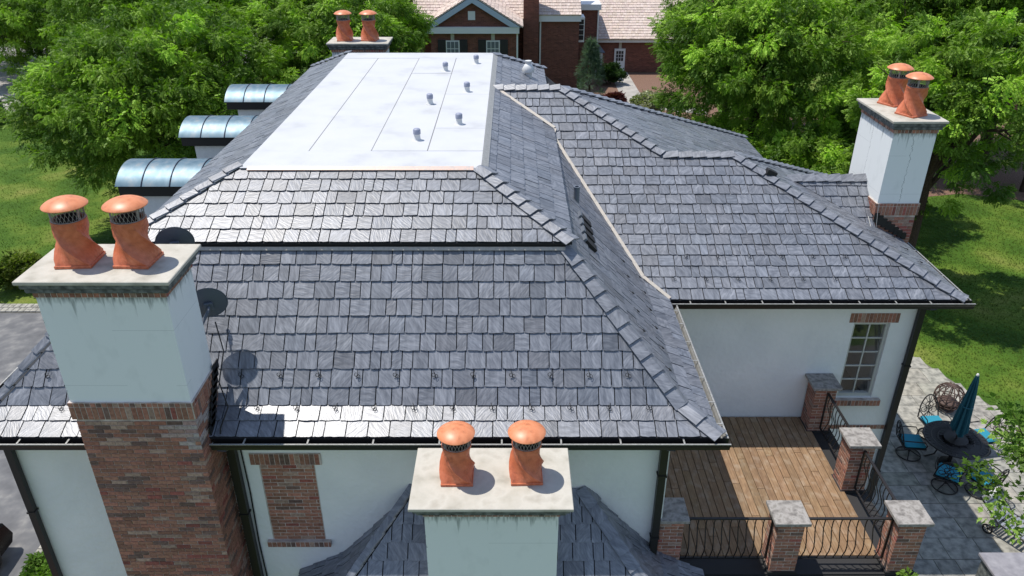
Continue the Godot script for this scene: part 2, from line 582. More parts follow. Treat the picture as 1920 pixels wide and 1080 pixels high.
func roof_face(nm: String, pts: Array, expo: float, slated := true, tone := 1.0) -> Node3D:
	var N := newell(pts)
	var O: Vector3 = pts[0]
	var U: Vector3 = (pts[1] - pts[0]).normalized()
	var V := N.cross(U)
	if V.y < 0.0:
		U = -U
		V = -V
	var mb := MB.new()
	mb.slab(pts, -N * 0.03)
	var part := hpart(mb, nm, M.underlay)
	if not slated:
		return part
	var poly := PackedVector2Array()
	var lo := Vector2(1e9, 1e9)
	var hi := -lo
	for p in pts:
		var q := Vector2((p - O).dot(U), (p - O).dot(V))
		poly.append(q)
		lo = lo.min(q)
		hi = hi.max(q)
	var v := lo.y
	while v < hi.y - 0.03:
		var u := lo.x - rf(0.0, 0.3)
		while u < hi.x:
			var w: float = [0.152, 0.152, 0.225, 0.225, 0.3, 0.3, 0.3][rng.randi() % 7]
			var a := u + 0.0072
			var b := u + w - 0.0072
			u += w
			var top := v + expo + 0.03
			var sh := PackedVector2Array()
			var drop := rf(-0.004, 0.004)
			var nb := 4 if w < 0.2 else 6
			for i in nb + 1:
				var f := float(i) / nb
				var chip := rf(0.0, 0.014) if i == 0 or i == nb else rf(-0.005, 0.005)
				sh.append(Vector2(lerpf(a, b, f), v + drop + chip))
			sh.append(Vector2(b + rf(-0.002, 0.002), v + expo * rf(0.4, 0.7)))
			sh.append(Vector2(b, top))
			sh.append(Vector2(a, top))
			sh.append(Vector2(a + rf(-0.002, 0.002), v + expo * rf(0.4, 0.7)))
			var tu := rf(-0.012, 0.012)
			var hb := 0.040 + rf(-0.003, 0.003)
			var s := 0.082 + rf(-0.012, 0.006)
			var z := rng.randi() % 16
			var uo := Vector2(z % 4, z / 4) * 0.25 + Vector2(rf(0.005, 0.09), rf(0.005, 0.07))
			var g := tone * (rf(0.74, 1.16) if rng.randf() < 0.8 else rf(0.55, 1.4))
			var cool := rf(-0.03, 0.03)
			for q in Geometry2D.intersect_polygons(sh, poly):
				if Geometry2D.is_polygon_clockwise(q):
					continue
				var id := Geometry2D.triangulate_polygon(q)
				if id.size() < 3:
					continue
				var sm := MB.new()
				sm.col = Color(g * (1.0 - cool), g, g * (1.0 + cool))
				var n := (N + V * s - U * tu).normalized()
				var area := 0.0
				var tp := []
				for c in q:
					tp.append(O + U * c.x + V * c.y + N * (hb - s * (c.y - v) + tu * (c.x - a - w * 0.5)))
				for i in range(0, id.size(), 3):
					var A: Vector3 = tp[id[i]]
					var B: Vector3 = tp[id[i + 1]]
					var C: Vector3 = tp[id[i + 2]]
					area += (B - A).cross(C - A).length() * 0.5
					var od := [0, 2, 1] if (B - A).cross(C - A).dot(n) > 0.0 else [0, 1, 2]
					for j in od:
						var c: Vector2 = q[id[i + j]]
						sm.vert(tp[id[i + j]], n, uo + Vector2(c.x - a, top - c.y) * 0.5)
				if area < 0.0015:
					continue
				for i in q.size():
					var A: Vector3 = tp[i]
					var B: Vector3 = tp[(i + 1) % q.size()]
					var first := sm.v.size()
					sm.quad(A, B, B - N * 0.009, A - N * 0.009, (B - A).cross(N))
					for j in range(first, sm.v.size()):
						sm.t[j] = uo + Vector2(0.05 + 0.1 * (sm.v[j] - O).dot(U), 0.1)
						sm.t[j] = Vector2(fposmod(sm.t[j].x, 1.0), uo.y + 0.02)
				piece("slate", part, sm, M.slate, tp[0], sqrt(area))
		v += expo
	return part

func hip_caps(part: Node3D, kind: String, A: Vector3, B: Vector3, nL: Vector3, nR: Vector3, step := 0.27, w := 0.135) -> void:
	var d := (B - A).normalized()
	var l := A.distance_to(B)
	var wl := d.cross(nL).normalized()
	var wr := d.cross(nR).normalized()
	var up := (nL + nR).normalized()
	if wl.dot(wr) > 0.0 or wl.dot(nR) > 0.0:
		wl = -wl
	if wr.dot(nL) > 0.0:
		wr = -wr
	var cnt := maxi(1, int(round(l / step)))
	step = l / cnt
	for i in cnt:
		var g := rf(0.85, 1.2)
		var z := rng.randi() % 16
		var mb := MB.new()
		mb.col = Color(g, g, g)
		var uo := Vector2(z % 4, z / 4) * 0.25 + Vector2(rf(0.005, 0.08), rf(0.005, 0.06))
		var rows := []
		for s in [0.0, 1.0]:
			var c: Vector3 = A + d * (step * (i + s * 1.12) + (rf(-0.006, 0.006) if s == 0.0 else 0.0))
			var lift: float = lerpf(0.088, 0.05, s)
			rows.append([c + nL * lift + wl * (w + rf(-0.006, 0.006)), c + up * lift * 1.05, c + nR * lift + wr * (w + rf(-0.006, 0.006))])
		for j in 2:
			var m: Vector3 = nL if j == 0 else nR
			var th := -m * 0.02
			var first := mb.v.size()
			mb.slab([rows[0][j], rows[0][j + 1], rows[1][j + 1], rows[1][j]], th)
			for q in range(first, mb.v.size()):
				var rel: Vector3 = mb.v[q] - A - d * (step * i)
				mb.t[q] = uo + Vector2(0.08 + 0.45 * rel.dot(wl if j == 0 else wr), 0.01 + 0.45 * rel.dot(d)).clamp(Vector2.ZERO, Vector2(0.23, 0.23))
		piece(kind, part, mb, M.slate, rows[0][1], 0.3)

func gutter(A: Vector3, B: Vector3, out: Vector3, every := 0.0, inner: Material = null) -> void:
	var mb := MB.new()
	mb.prism(PackedVector2Array([Vector2(0.0, 0.0), Vector2(0.0, -0.125), Vector2(0.095, -0.13), Vector2(0.105, -0.075), Vector2(0.13, -0.035), Vector2(0.132, -0.012), Vector2(0.126, -0.012), Vector2(0.122, -0.033), Vector2(0.098, -0.072), Vector2(0.089, -0.123), Vector2(0.006, -0.118), Vector2(0.006, 0.0)]), A, B, out)
	var g := hpart(mb, "gutter", inner if inner else M.gutter_dark)
	var lip := MB.new()
	lip.prism(PackedVector2Array([Vector2(0.112, -0.012), Vector2(0.137, -0.012), Vector2(0.137, -0.004), Vector2(0.112, -0.004)]), A, B, out)
	put(lip, "lip", M.gutter_zinc, g)
	if every > 0.0:
		var l := A.distance_to(B)
		var d := (B - A).normalized()
		var s := every * 0.6
		while s < l - 0.1:
			var b := MB.new()
			var c := A + d * (s + rf(-0.06, 0.06))
			b.bar(c + Vector3.UP * 0.004, c + out * 0.125 - Vector3.UP * 0.002, 0.022, 0.006)
			put(b, "bracket", M.gutter_zinc, g)
			s += every

func main_x(y: float) -> float:  # outline of the main roof's right side below the break
	if y <= 6.128:
		return lerpf(2.86, 2.41, (y - 5.91) / 0.218)
	return lerpf(2.41, 0.84, (y - 6.128) / 1.725)

func wing_d(y: float) -> float:
	return 12.35 + (y - 5.9) * 1.8914

func strip_on(nm: String, A: Vector3, B: Vector3, side: Vector3, w: float, up: Vector3, lift: float, m: Material) -> void:
	var mb := MB.new()
	var a := A + up * lift
	var b := B + up * lift
	mb.slab([a, b, b + side * w, a + side * w], -up * 0.012)
	hpart(mb, nm, m)

var guard_mesh: ArrayMesh
func snow_guard(at: Vector3, N: Vector3, V: Vector3, turn: float) -> void:
	var b := Basis(N.cross(V) * -1.0, V, N)
	b = Basis(N.cross(-V).normalized(), N, (N.cross(-V)).normalized().cross(N)).rotated(N, turn)
	put_mesh(guard_mesh, "snow_guard", M.wire, house, Transform3D(b, at - house.position + N * 0.03))

func roofs() -> void:
	var c := func(o: float, y: float, sx: float, sd: float) -> Vector3:
		return P((-0.51 + o) if sx > 0 else (-4.31 - o), y, (11.78 - o) if sd < 0 else (20.9 + o))
	var O := [0.0, 1.40, 1.35, 2.92, 3.37]
	var Y := [8.62, 7.95, 7.853, 6.128, 5.91]
	var fl := []
	var fr := []
	var bl := []
	var brr := []
	for i in 5:
		fl.append(c.call(O[i], Y[i], -1.0, -1.0))
		fr.append(c.call(O[i], Y[i], 1.0, -1.0))
		bl.append(c.call(O[i], Y[i], -1.0, 1.0))
		brr.append(c.call(O[i], Y[i], 1.0, 1.0))
	var ex := 0.257
	# main roof, front
	var f1 := [fl[4], fr[4], fr[3], fl[3]]
	var f2 := [fl[3], fr[3], fr[2], fl[2]]
	var f3 := [fl[1], fr[1], fr[0], fl[0]]
	var low := roof_face("flared_eave_slope", f1, 0.25)
	var mid := roof_face("steep_front_slope", f2, 0.2592)
	var upp := roof_face("upper_front_slope", f3, 0.259)
	# main roof, right
	var v0 := P(2.86, 5.91, wing_d(5.91))
	var v1 := P(2.41, 6.128, wing_d(6.128))
	var v2 := P(0.84, 7.853, wing_d(7.853))
	var v3 := P(0.89, 7.95, wing_d(7.95))
	var v4 := P(-0.45, 8.57, 17.4)
	var v5 := P(0.89, 7.95, 17.4 * 2.0 - wing_d(7.95))
	var r1 := [fr[4], v0, v1, fr[3]]
	var r2 := [fr[3], v1, v2, fr[2]]
	var r3 := [fr[1], v3, v4, v5, brr[1], brr[0], fr[0]]
	var rl := roof_face("flared_eave_slope", r1, 0.25)
	var rm := roof_face("steep_side_slope", r2, 0.2592)
	var ru := roof_face("upper_side_slope", r3, 0.259)
	roof_face("steep_side_slope", [P(0.84, 7.853, 17.4 * 2.0 - wing_d(7.853)), brr[2], brr[4], P(2.86, 5.91, 22.45)], ex, false)
	# main roof, left and back
	roof_face("upper_side_slope", [fl[1], bl[1], bl[0], fl[0]], 0.259)
	roof_face("steep_side_slope", [fl[3], bl[3], bl[2], fl[2]], 0.2592, false)
	roof_face("flared_eave_slope", [fl[4], bl[4], bl[3], fl[3]], 0.25, false)
	roof_face("back_slope", [bl[1], brr[1], brr[0], bl[0]], ex, false)
	roof_face("back_slope", [bl[4], brr[4], brr[2], bl[2]], ex, false)
	# wings
	var e0 := P(2.86, 5.9, 12.35)
	var e1 := P(8.29, 5.9, 12.35)
	var h2 := P(4.63, 7.61, wing_d(7.61))
	var k2 := P(3.18, 7.61, wing_d(7.61))
	var h1 := P(1.08, 8.57, 17.4)
	var wf := [e0, e1, h2, k2, h1, v4, v3, v2, v1]
	var w1 := [P(6.9, 5.9, 18.8), P(6.9, 5.9, 22.45), h1, k2]
	var w2 := [e1, P(8.29, 5.9, 18.8), h2]
	var wing := roof_face("wing_front_slope", wf, 0.2545)
	var wr1 := roof_face("wing_end_slope", w1, 0.257)
	var wr2 := roof_face("wing_end_slope", w2, 0.257)
	roof_face("back_slope", [P(6.9, 5.9, 22.45), P(2.86, 5.9, 22.45), v5, v4, h1], ex, false)
	roof_face("back_slope", [P(8.29, 5.9, 18.8), P(6.9, 5.9, 18.8), k2, h2], ex, false)
	# hips and ridges
	var n1 := newell(f1)
	var n2 := newell(f2)
	var n3 := newell(f3)
	var q1 := newell(r1)
	var q2 := newell(r2)
	var q3 := newell(r3)
	hip_caps(low, "hip_slate", fr[4], fr[3], n1, q1)
	hip_caps(mid, "hip_slate", fr[3], fr[2], n2, q2)
	hip_caps(upp, "hip_slate", fr[1], fr[0], n3, q3)
	var mx := Vector3(-1, 1, 1)
	hip_caps(low, "hip_slate", fl[4], fl[3], n1, q1 * mx)
	hip_caps(mid, "hip_slate", fl[3], fl[2], n2, q2 * mx)
	hip_caps(upp, "hip_slate", fl[1], fl[0], n3, q3 * mx)
	var mz := Vector3(1, 1, -1)
	hip_caps(ru, "hip_slate", brr[1], brr[0], q3, n3 * mz)
	hip_caps(upp, "hip_slate", bl[1], bl[0], q3 * mx, n3 * mz)
	var wn := newell(wf)
	var wn1 := newell(w1)
	var wn2 := newell(w2)
	hip_caps(wing, "hip_slate", k2, h1, wn, wn1)
	hip_caps(wing, "hip_slate", e1, h2, wn, wn2)
	hip_caps(wr1, "hip_slate", P(6.9, 5.9, 22.45), h1, wn1, wn * mz)
	hip_caps(wr2, "hip_slate", P(8.29, 5.9, 18.8), h2, wn2, wn * mz)
	hip_caps(wing, "ridge_slate", h1, v4, wn, wn * mz)
	hip_caps(wing, "ridge_slate", h2, k2, wn, wn * mz)
	# flashings
	var vall := [P(2.86, 5.9, 12.35), v1, v2, v3, v4]
	for i in 4:
		var d: Vector3 = (vall[i + 1] - vall[i]).normalized()
		var s := wn.cross(d).normalized()
		if s.x < 0.0:
			s = -s
		strip_on("valley_flashing", vall[i], vall[i + 1], s, 0.065, wn, 0.056, M.flashing)
	var vb := n2.cross(Vector3.RIGHT).normalized()
	if vb.y < 0.0:
		vb = -vb
	strip_on("break_flashing", fl[2] + Vector3(0.05, 0, 0), fr[2] + Vector3(-0.05, 0, 0), -vb, 0.055, n2, 0.056, M.flashing)
	var bk := MB.new()
	bk.slab([fl[2] + Vector3(0, -0.02, 0.01), fr[2] + Vector3(0, -0.02, 0.01), fr[2] + Vector3(0, 0.11, 0.01), fl[2] + Vector3(0, 0.11, 0.01)], Vector3(0, 0, -0.02))
	hpart(bk, "break_riser", M.fascia_black)
	var vu := n3.cross(Vector3.RIGHT).normalized()
	if vu.y < 0.0:
		vu = -vu
	strip_on("edge_flashing", fl[0] + Vector3(0.1, 0, 0), fr[0] - Vector3(0.1, 0, 0), -vu, 0.085, n3, 0.055, M.copper_flashing)
	strip_on("edge_flashing", fr[0] + P(0, 0, 0.05), P(-0.51, 8.60, 20.85), q3.cross(Vector3.BACK).normalized() * (1.0 if q3.cross(Vector3.BACK).x > 0 else -1.0), 0.12, q3, 0.055, M.gutter_zinc)
	# flat top
	var ft := MB.new()
	ft.box(P(-2.41, 8.615, 16.34), Vector3(3.80, 0.06, 9.12))
	var flat := hpart(ft, "flat_roof", M.seam_dirt)
	var sheet := func(x0: float, x1: float, d0: float, d1: float, lv: int) -> void:
		var m := MB.new()
		m.cbox(P((x0 + x1) * 0.5, 8.64 + 0.004 + 0.005 * lv, (d0 + d1) * 0.5), Vector3(x1 - x0, 0.012, d1 - d0 - 0.002), 0.003)
		put(m, "membrane_sheet", M.membrane, flat)
	sheet.call(-4.33, -0.49, 11.72, 12.58, 1)
	for q in [[-4.33, -3.44, 12.595, 20.24], [-3.425, -2.385, 12.595, 20.24], [-2.37, -1.435, 12.595, 15.39], [-2.37, -1.435, 15.402, 18.5], [-2.37, -1.435, 18.512, 20.24], [-1.42, -0.49, 12.595, 13.93], [-1.42, -0.49, 13.942, 16.48], [-1.42, -0.49, 16.492, 20.24]]:
		sheet.call(q[0], q[1], q[2], q[3], rng.randi() % 2)
	sheet.call(-4.33, -0.49, 20.252, 20.93, 1)
	# snow guards
	var gm := MB.new()
	gm.ring(Vector3(-0.014, 0.012, 0.0), 0.026, 0.004, Basis(Vector3.RIGHT, 0.35), 10, 4)
	gm.ring(Vector3(0.018, 0.012, 0.024), 0.024, 0.004, Basis(Vector3.FORWARD, 0.4), 10, 4)
	gm.tube([Vector3(0, 0.0, -0.08), Vector3(0.004, 0.006, 0.0), Vector3(0.0, 0.012, 0.05)], 0.004, 4)
	guard_mesh = gm.mesh()
	var up2 := vb
	var s := -6.6
	while s < 2.0:
		if s < -5.8 or s > -4.1:
			var b: Vector3 = fl[3]
			snow_guard(Vector3(s, b.y, b.z) + up2 * 0.43 + n2 * 0.02, n2, up2, rf(-0.3, 0.3))
			b = fl[4]
			var u1: Vector3 = (fl[3] - fl[4])
			u1.x = 0.0
			u1 = u1.normalized()
			snow_guard(Vector3(s + 0.27, b.y, b.z) + u1 * 0.44 + n1 * 0.02, n1, u1, rf(-0.3, 0.3))
		s += 0.55
	var uw := (h2 - e1)
	uw.x = 0.0
	uw = uw.normalized()
	for rowv in [0.45, 0.96]:
		s = 3.0 + (0.3 if rowv > 0.5 else 0.0)
		while s < 7.6 - rowv:
			snow_guard(P(s, 5.9, 12.35) + uw * rowv + wn * 0.02, wn, uw, rf(-0.4, 0.4))
			s += 0.6
	var ur: Vector3 = (fr[2] - fr[3])
	ur.z = 0.0
	ur = ur.normalized()
	for rowv in [0.2, 0.7]:
		s = 9.3 + rowv
		while s < 12.7:
			snow_guard(P(fr[3].x, 6.128, s) + ur * rowv + q2 * 0.02, q2, ur, rf(-0.4, 0.4))
			s += 0.6
	var uw2 := (h2 - e1)
	uw2.z = 0.0
	uw2 = uw2.normalized()
	s = 12.9
	while s < 15.0:
		snow_guard(P(8.29, 5.9, s) + uw2 * 0.4 + wn2 * 0.02, wn2, uw2, rf(-0.4, 0.4))
		s += 0.6
	# gutters
	gutter(P(-7.72, 5.90, 8.42), P(-5.74, 5.90, 8.42), Vector3.BACK, 0.62)
	gutter(P(-4.13, 5.90, 8.42), P(2.99, 5.90, 8.42), Vector3.BACK, 0.86)
	gutter(P(2.86, 5.89, 8.43), P(2.86, 5.89, 12.2), Vector3.RIGHT, 0.55, M.gutter_zinc)
	gutter(P(2.9, 5.90, 12.36), P(8.42, 5.90, 12.36), Vector3.BACK, 0.62)
	gutter(P(8.29, 5.89, 12.37), P(8.29, 5.89, 14.95), Vector3.RIGHT, 0.6, M.gutter_zinc)
	gutter(P(-7.68, 5.90, 8.45), P(-7.68, 5.90, 24.0), Vector3.LEFT)

# ------------------------------------------------------------------ masonry
func brick_color() -> Color:
	var r := rng.randf()
	var g := rf(0.75, 1.2)
	if r < 0.5:
		return Color(0.36, 0.18, 0.12) * g
	if r < 0.72:
		return Color(0.42, 0.19, 0.13) * g
	if r < 0.86:
		return Color(0.2, 0.125, 0.1) * g
	if r < 0.95:
		return Color(0.42, 0.29, 0.22) * g
	return Color(0.34, 0.11, 0.085) * g

func bricks(part: Node3D, O: Vector3, U: Vector3, N: Vector3, w: float, h: float, soldier := false, flip := 0, bloom := Rect2()) -> void:
	var bw := 0.064 if soldier else 0.205
	var jw := 0.009
	var bh := h - 0.008 if soldier else 0.058
	var y := 0.004
	var row := flip
	while y + bh <= h + 0.012:
		var x := 0.0
		var cut := 0.5 if row % 2 and not soldier else 1.0
		while x < w - 0.02:
			var b := minf(bw * cut, w - x)
			cut = 1.0
			var mb := MB.new()
			mb.col = brick_color()
			var ctr := O + U * (x + b * 0.5) + Vector3.UP * (y + bh * 0.5)
			if bloom.has_point(Vector2(x, y)) and rng.randf() < 0.55:
				mb.col = mb.col.lerp(Color(0.5, 0.48, 0.46), rf(0.25, 0.8))
			var pr := rf(0.002, 0.006)
			var c := ctr + N * (pr * 0.5 - 0.004)
			mb.cbox(c, Vector3(b - 0.001, bh, pr + 0.008), 0.0025, Basis(U, Vector3.UP, N))
			piece("brick", part, mb, M.brick, ctr + N * 0.01, sqrt(b * bh) * maxf(0.1, N.dot((Vector3(0, EYE, 0) - ctr).normalized())))
			x += b + jw
		y += bh + 0.0097
		row += 1

var pot_meshes := []
func make_pot_meshes() -> void:
	var body := MB.new()
	# square foot, then two quarter-turned squares that spiral up into a round collar
	body.cbox(Vector3(0, 0.02, 0), Vector3(0.44, 0.04, 0.44), 0.006)
	var lv := []
	for q in [[0.04, 0.0, 0.205, 1.0], [0.10, 0.22, 0.196, 1.0], [0.17, 0.5, 0.18, 1.0], [0.25, 0.82, 0.17, 1.0], [0.33, 1.14, 0.167, 0.95], [0.41, 1.42, 0.17, 0.75], [0.48, 1.62, 0.178, 0.4], [0.55, 1.75, 0.193, 0.0]]:
		var ring := []
		for s in 32:
			var a: float = TAU * s / 32.0
			var e := fposmod(a + PI / 4.0, PI / 2.0) - PI / 4.0
			var r: float = lerpf(q[2] * 1.04, q[2] / cos(e), q[3])
			ring.append(Vector3(cos(a + q[1]) * r, q[0], sin(a + q[1]) * r))
		lv.append(ring)
	for i in lv.size() - 1:
		for s in 32:
			var e := (s + 1) % 32
			var A: Vector3 = lv[i][s]
			var B: Vector3 = lv[i][e]
			var C: Vector3 = lv[i + 1][e]
			var D: Vector3 = lv[i + 1][s]
			var m := Vector3(A.x + B.x, 0, A.z + B.z)
			body.tri(A, B, D, m)
			body.tri(B, C, D, m)
	body.lathe([Vector2(0.195, 0.54), Vector2(0.203, 0.545), Vector2(0.203, 0.575), Vector2(0.17, 0.575), Vector2(0.165, 0.45)], Vector3.ZERO, 40)
	var inner := MB.new()
	inner.lathe([Vector2(0.12, 0.30), Vector2(0.12, 0.60), Vector2(0.105, 0.60), Vector2(0.105, 0.30)], Vector3.ZERO, 24)
	var wire := MB.new()
	for i in 26:
		for sg in [-1.0, 1.0]:
			var p := []
			for j in 3:
				var a: float = TAU * (i + sg * j * 0.75) / 26.0
				p.append(Vector3(cos(a) * 0.19, 0.57 + j * 0.085, sin(a) * 0.19))
			wire.tube(p, 0.0032, 3, false)
	wire.ring(Vector3(0, 0.58, 0), 0.19, 0.005, Basis(), 32, 4)
	wire.ring(Vector3(0, 0.735, 0), 0.19, 0.005, Basis(), 32, 4)
	for i in 3:
		var a := TAU * i / 3.0 + 0.4
		wire.box(Vector3(cos(a) * 0.18, 0.655, sin(a) * 0.18), Vector3(0.03, 0.19, 0.012), Basis(Vector3.UP, -a + PI / 2.0))
	var cap := MB.new()
	var pr := [Vector2(0.16, 0.735), Vector2(0.240, 0.738), Vector2(0.254, 0.742), Vector2(0.257, 0.752), Vector2(0.249, 0.762)]
	for i in 9:
		var a := (i + 1) / 9.0
		pr.append(Vector2(0.249 * (1.0 - a * a * 0.35 - a * 0.65), 0.762 + 0.085 * (1.0 - pow(1.0 - a, 1.7))))
	cap.lathe(pr, Vector3.ZERO, 48)
	pot_meshes = [body.mesh(), inner.mesh(), wire.mesh(), cap.mesh()]

func pot(at: Vector3, turn: float, sc: float) -> void:
	var b := Basis(Vector3.UP, turn).scaled(Vector3.ONE * sc)
	var o := put_mesh(pot_meshes[0], "chimney_pot", M.terracotta, house, Transform3D(b, at - house.position))
	put_mesh(pot_meshes[1], "flue", M.flue, o, Transform3D())
	put_mesh(pot_meshes[2], "spark_screen", M.screen_wire, o, Transform3D())
	put_mesh(pot_meshes[3], "pot_cap", M.terracotta_cap, o, Transform3D())

func chimney(x0: float, x1: float, d0: float, d1: float, top: float, ov: float, paint_to: float, brick_to: float, label: String, uoff: float) -> Node3D:
	# x0..x1, d0..d1: outline of the cap slab; ov: how far it reaches past the shaft
	var cx := (x0 + x1) * 0.5
	var cd := (d0 + d1) * 0.5
	var w := x1 - x0 - 2.0 * ov
	var d := d1 - d0 - 2.0 * ov
	var sh := MB.new()
	sh.uo = Vector2(uoff, top - 0.27)
	sh.box(P(cx, (top - 0.27 + paint_to) * 0.5, cd), Vector3(w, top - 0.27 - paint_to, d))
	var part := hpart(sh, "chimney", M.chimney_paint)
	part.set_meta("label", label)
	var cap := MB.new()
	cap.cbox(P(cx, top - 0.025, cd), Vector3(x1 - x0, 0.05, d1 - d0), 0.008)
	put(cap, "cap_slab", M.cap_stone, part)
	var mo := MB.new()
	mo.cbox(P(cx, top - 0.085, cd), Vector3(w + ov * 1.5, 0.07, d + ov * 1.5), 0.012)
	mo.cbox(P(cx, top - 0.155, cd), Vector3(w + ov * 1.05, 0.072, d + ov * 1.05), 0.015)
	put(mo, "moulding", M.dark_stone, part)
	var band := MB.new()
	band.box(P(cx, top - 0.231, cd), Vector3(w + 0.03, 0.08, d + 0.03))
	var bp := put(band, "brick_band", M.mortar, part)
	for q in [[P(cx - w * 0.5 - 0.015, top - 0.271, cd - d * 0.5 - 0.015), Vector3.RIGHT, Vector3.BACK, w + 0.03], [P(cx + w * 0.5 + 0.015, top - 0.271, cd - d * 0.5 - 0.015), Vector3.FORWARD, Vector3.RIGHT, d + 0.03], [P(cx - w * 0.5 - 0.015, top - 0.271, cd + d * 0.5 + 0.015), Vector3.BACK, Vector3.LEFT, d + 0.03]]:
		bricks(part, q[0], q[1], q[2], q[3], 0.078, true)
	bp.set_meta("label", "mortar band under the chimney cap")
	if brick_to < paint_to:
		var low := MB.new()
		low.box(P(cx, (paint_to + brick_to) * 0.5, cd), Vector3(w - 0.012, paint_to - brick_to, d - 0.012))
		put(low, "mortar_core", M.mortar, part)
		var cr := MB.new()
		cr.box(P(cx, paint_to - 0.13, cd), Vector3(w + 0.05, 0.262, d + 0.05))
		put(cr, "corbel_core", M.mortar, part)
		var hh := paint_to - 0.27 - brick_to
		for q in [[P(cx - w * 0.5, 0, cd - d * 0.5), Vector3.RIGHT, Vector3.BACK, w], [P(cx + w * 0.5, 0, cd - d * 0.5), Vector3.FORWARD, Vector3.RIGHT, d], [P(cx - w * 0.5, 0, cd + d * 0.5), Vector3.BACK, Vector3.LEFT, d]]:
			var big: Vector3 = q[0] + q[2] * 0.026 - q[1] * 0.026
			bricks(part, big + Vector3.UP * (paint_to - 0.068), q[1], q[2], q[3] + 0.052, 0.066, true)
			bricks(part, big + Vector3.UP * (paint_to - 0.268), q[1], q[2], q[3] + 0.052, 0.2, true)
			var bl := Rect2()
			if label.begins_with("near"):
				bl = Rect2(q[3] * 0.55, hh - 0.55, q[3], 0.6) if q[2] == Vector3.BACK else Rect2(0, hh - 0.5, 0.5, 0.5)
			bricks(part, q[0] + Vector3.UP * brick_to, q[1], q[2], q[3], hh, false, 0 if q[2] == Vector3.BACK else 1, bl)
	return part

func chimneys() -> void:
	make_pot_meshes()
	chimney(-5.87, -4.03, 8.02, 9.10, 8.53, 0.135, 6.71, 2.2, "near left white painted chimney with brick base and two clay pots", 0.93)
	pot(P(-5.33, 8.53, 8.58), 0.06, 1.0)
	pot(P(-4.61, 8.53, 8.58), -0.04, 1.0)
	chimney(-1.275, 0.757, 7.06, 8.22, 5.90, 0.17, 2.4, 3.0, "lower white chimney in front with two clay pots on its cap", 2.3)
	pot(P(-0.70, 5.90, 7.66), 0.0, 0.93)
	pot(P(0.185, 5.90, 7.68), 0.03, 0.93)
	chimney(7.5, 8.6, 14.92, 16.76, 8.5, 0.12, 6.74, 4.6, "tall white chimney at the end of the right wing", -6.88)
	pot(P(8.06, 8.5, 15.42), 0.5, 1.0)
	pot(P(8.05, 8.5, 16.25), 0.5, 1.0)
	chimney(-5.40, -3.6, 23.1, 24.15, 8.5, 0.12, 5.0, 5.2, "far white chimney beyond the flat roof", 0.7)
	pot(P(-4.94, 8.5, 23.62), 0.1, 1.0)
	pot(P(-4.20, 8.5, 23.62), -0.1, 1.0)
	# flashing where the left chimney meets the roof
	var fm := MB.new()
	for i in 9:
		var y := 6.0 + i * 0.085
		fm.box(P(-4.128, y + 0.03, 8.5 + i * 0.06), Vector3(0.012, 0.14, 0.2))
	hpart(fm, "step_flashing", M.fascia_black)
	fm = MB.new()
	for i in 8:
		var x := 7.66 + i * 0.095
		fm.box(P(x, 6.42 - i * 0.06, 15.018), Vector3(0.1, 0.22 - i * 0.012, 0.03))
	hpart(fm, "step_flashing", M.fascia_black)
	# cricket: the little saddle roof beside the right chimney
	var rid := P(5.95, 7.02, 15.84)
	var rid2 := P(7.62, 7.02, 15.84)
	var ff := P(7.62, 6.22, 14.92)
	# slates run level, so the eave of the saddle is a level line in its own plane
	var n := newell([ff, rid2, rid])
	var base := [P(7.62, 6.22, 14.92), P(7.62, 7.02, 15.84), P(5.95, 7.02, 15.84), P(7.0, 6.5, 15.24)]
	var cr := roof_face("cricket_slope", [base[2] + P(0, 0, 0), base[1], base[0]], 0.25)
	hip_caps(cr, "ridge_slate", rid2, rid, n, n * Vector3(1, 1, -1))
	roof_face("cricket_slope", [P(5.95, 7.02, 15.84), P(7.62, 7.02, 15.84), P(7.62, 6.22, 16.76)], 0.25, false)
	var ap := MB.new()
	ap.slab([P(7.63, 6.75, 15.0), P(7.63, 6.25, 14.86), P(7.5, 6.3, 14.84), P(7.5, 6.45, 15.05)], Vector3(-0.01, -0.01, 0))
	hpart(ap, "apron_flashing", M.gutter_zinc)

# ------------------------------------------------------------------ walls, windows, deck
func wall(nm: String, x0: float, x1: float, y0: float, y1: float, d0: float, d1: float, m: Material = null) -> MeshInstance3D:
	var mb := MB.new()
	mb.box(P((x0 + x1) * 0.5, (y0 + y1) * 0.5, (d0 + d1) * 0.5), Vector3(x1 - x0, y1 - y0, d1 - d0))
	return hpart(mb, nm, m if m else M.stucco)

func downspout(pts: Array, r := 0.045) -> void:
	var mb := MB.new()
	for i in pts.size() - 1:
		mb.bar(pts[i], pts[i + 1], r * 2.0, r * 1.7, Vector3.BACK)
	var o := hpart(mb, "downspout", M.gutter_dark)
	var st := MB.new()
	for i in 2:
		var c: Vector3 = pts[1].lerp(pts[2], 0.25 + 0.5 * i)
		st.box(c, Vector3(r * 2.5, 0.03, r * 2.2))
	put(st, "strap", M.gutter_dark, o)

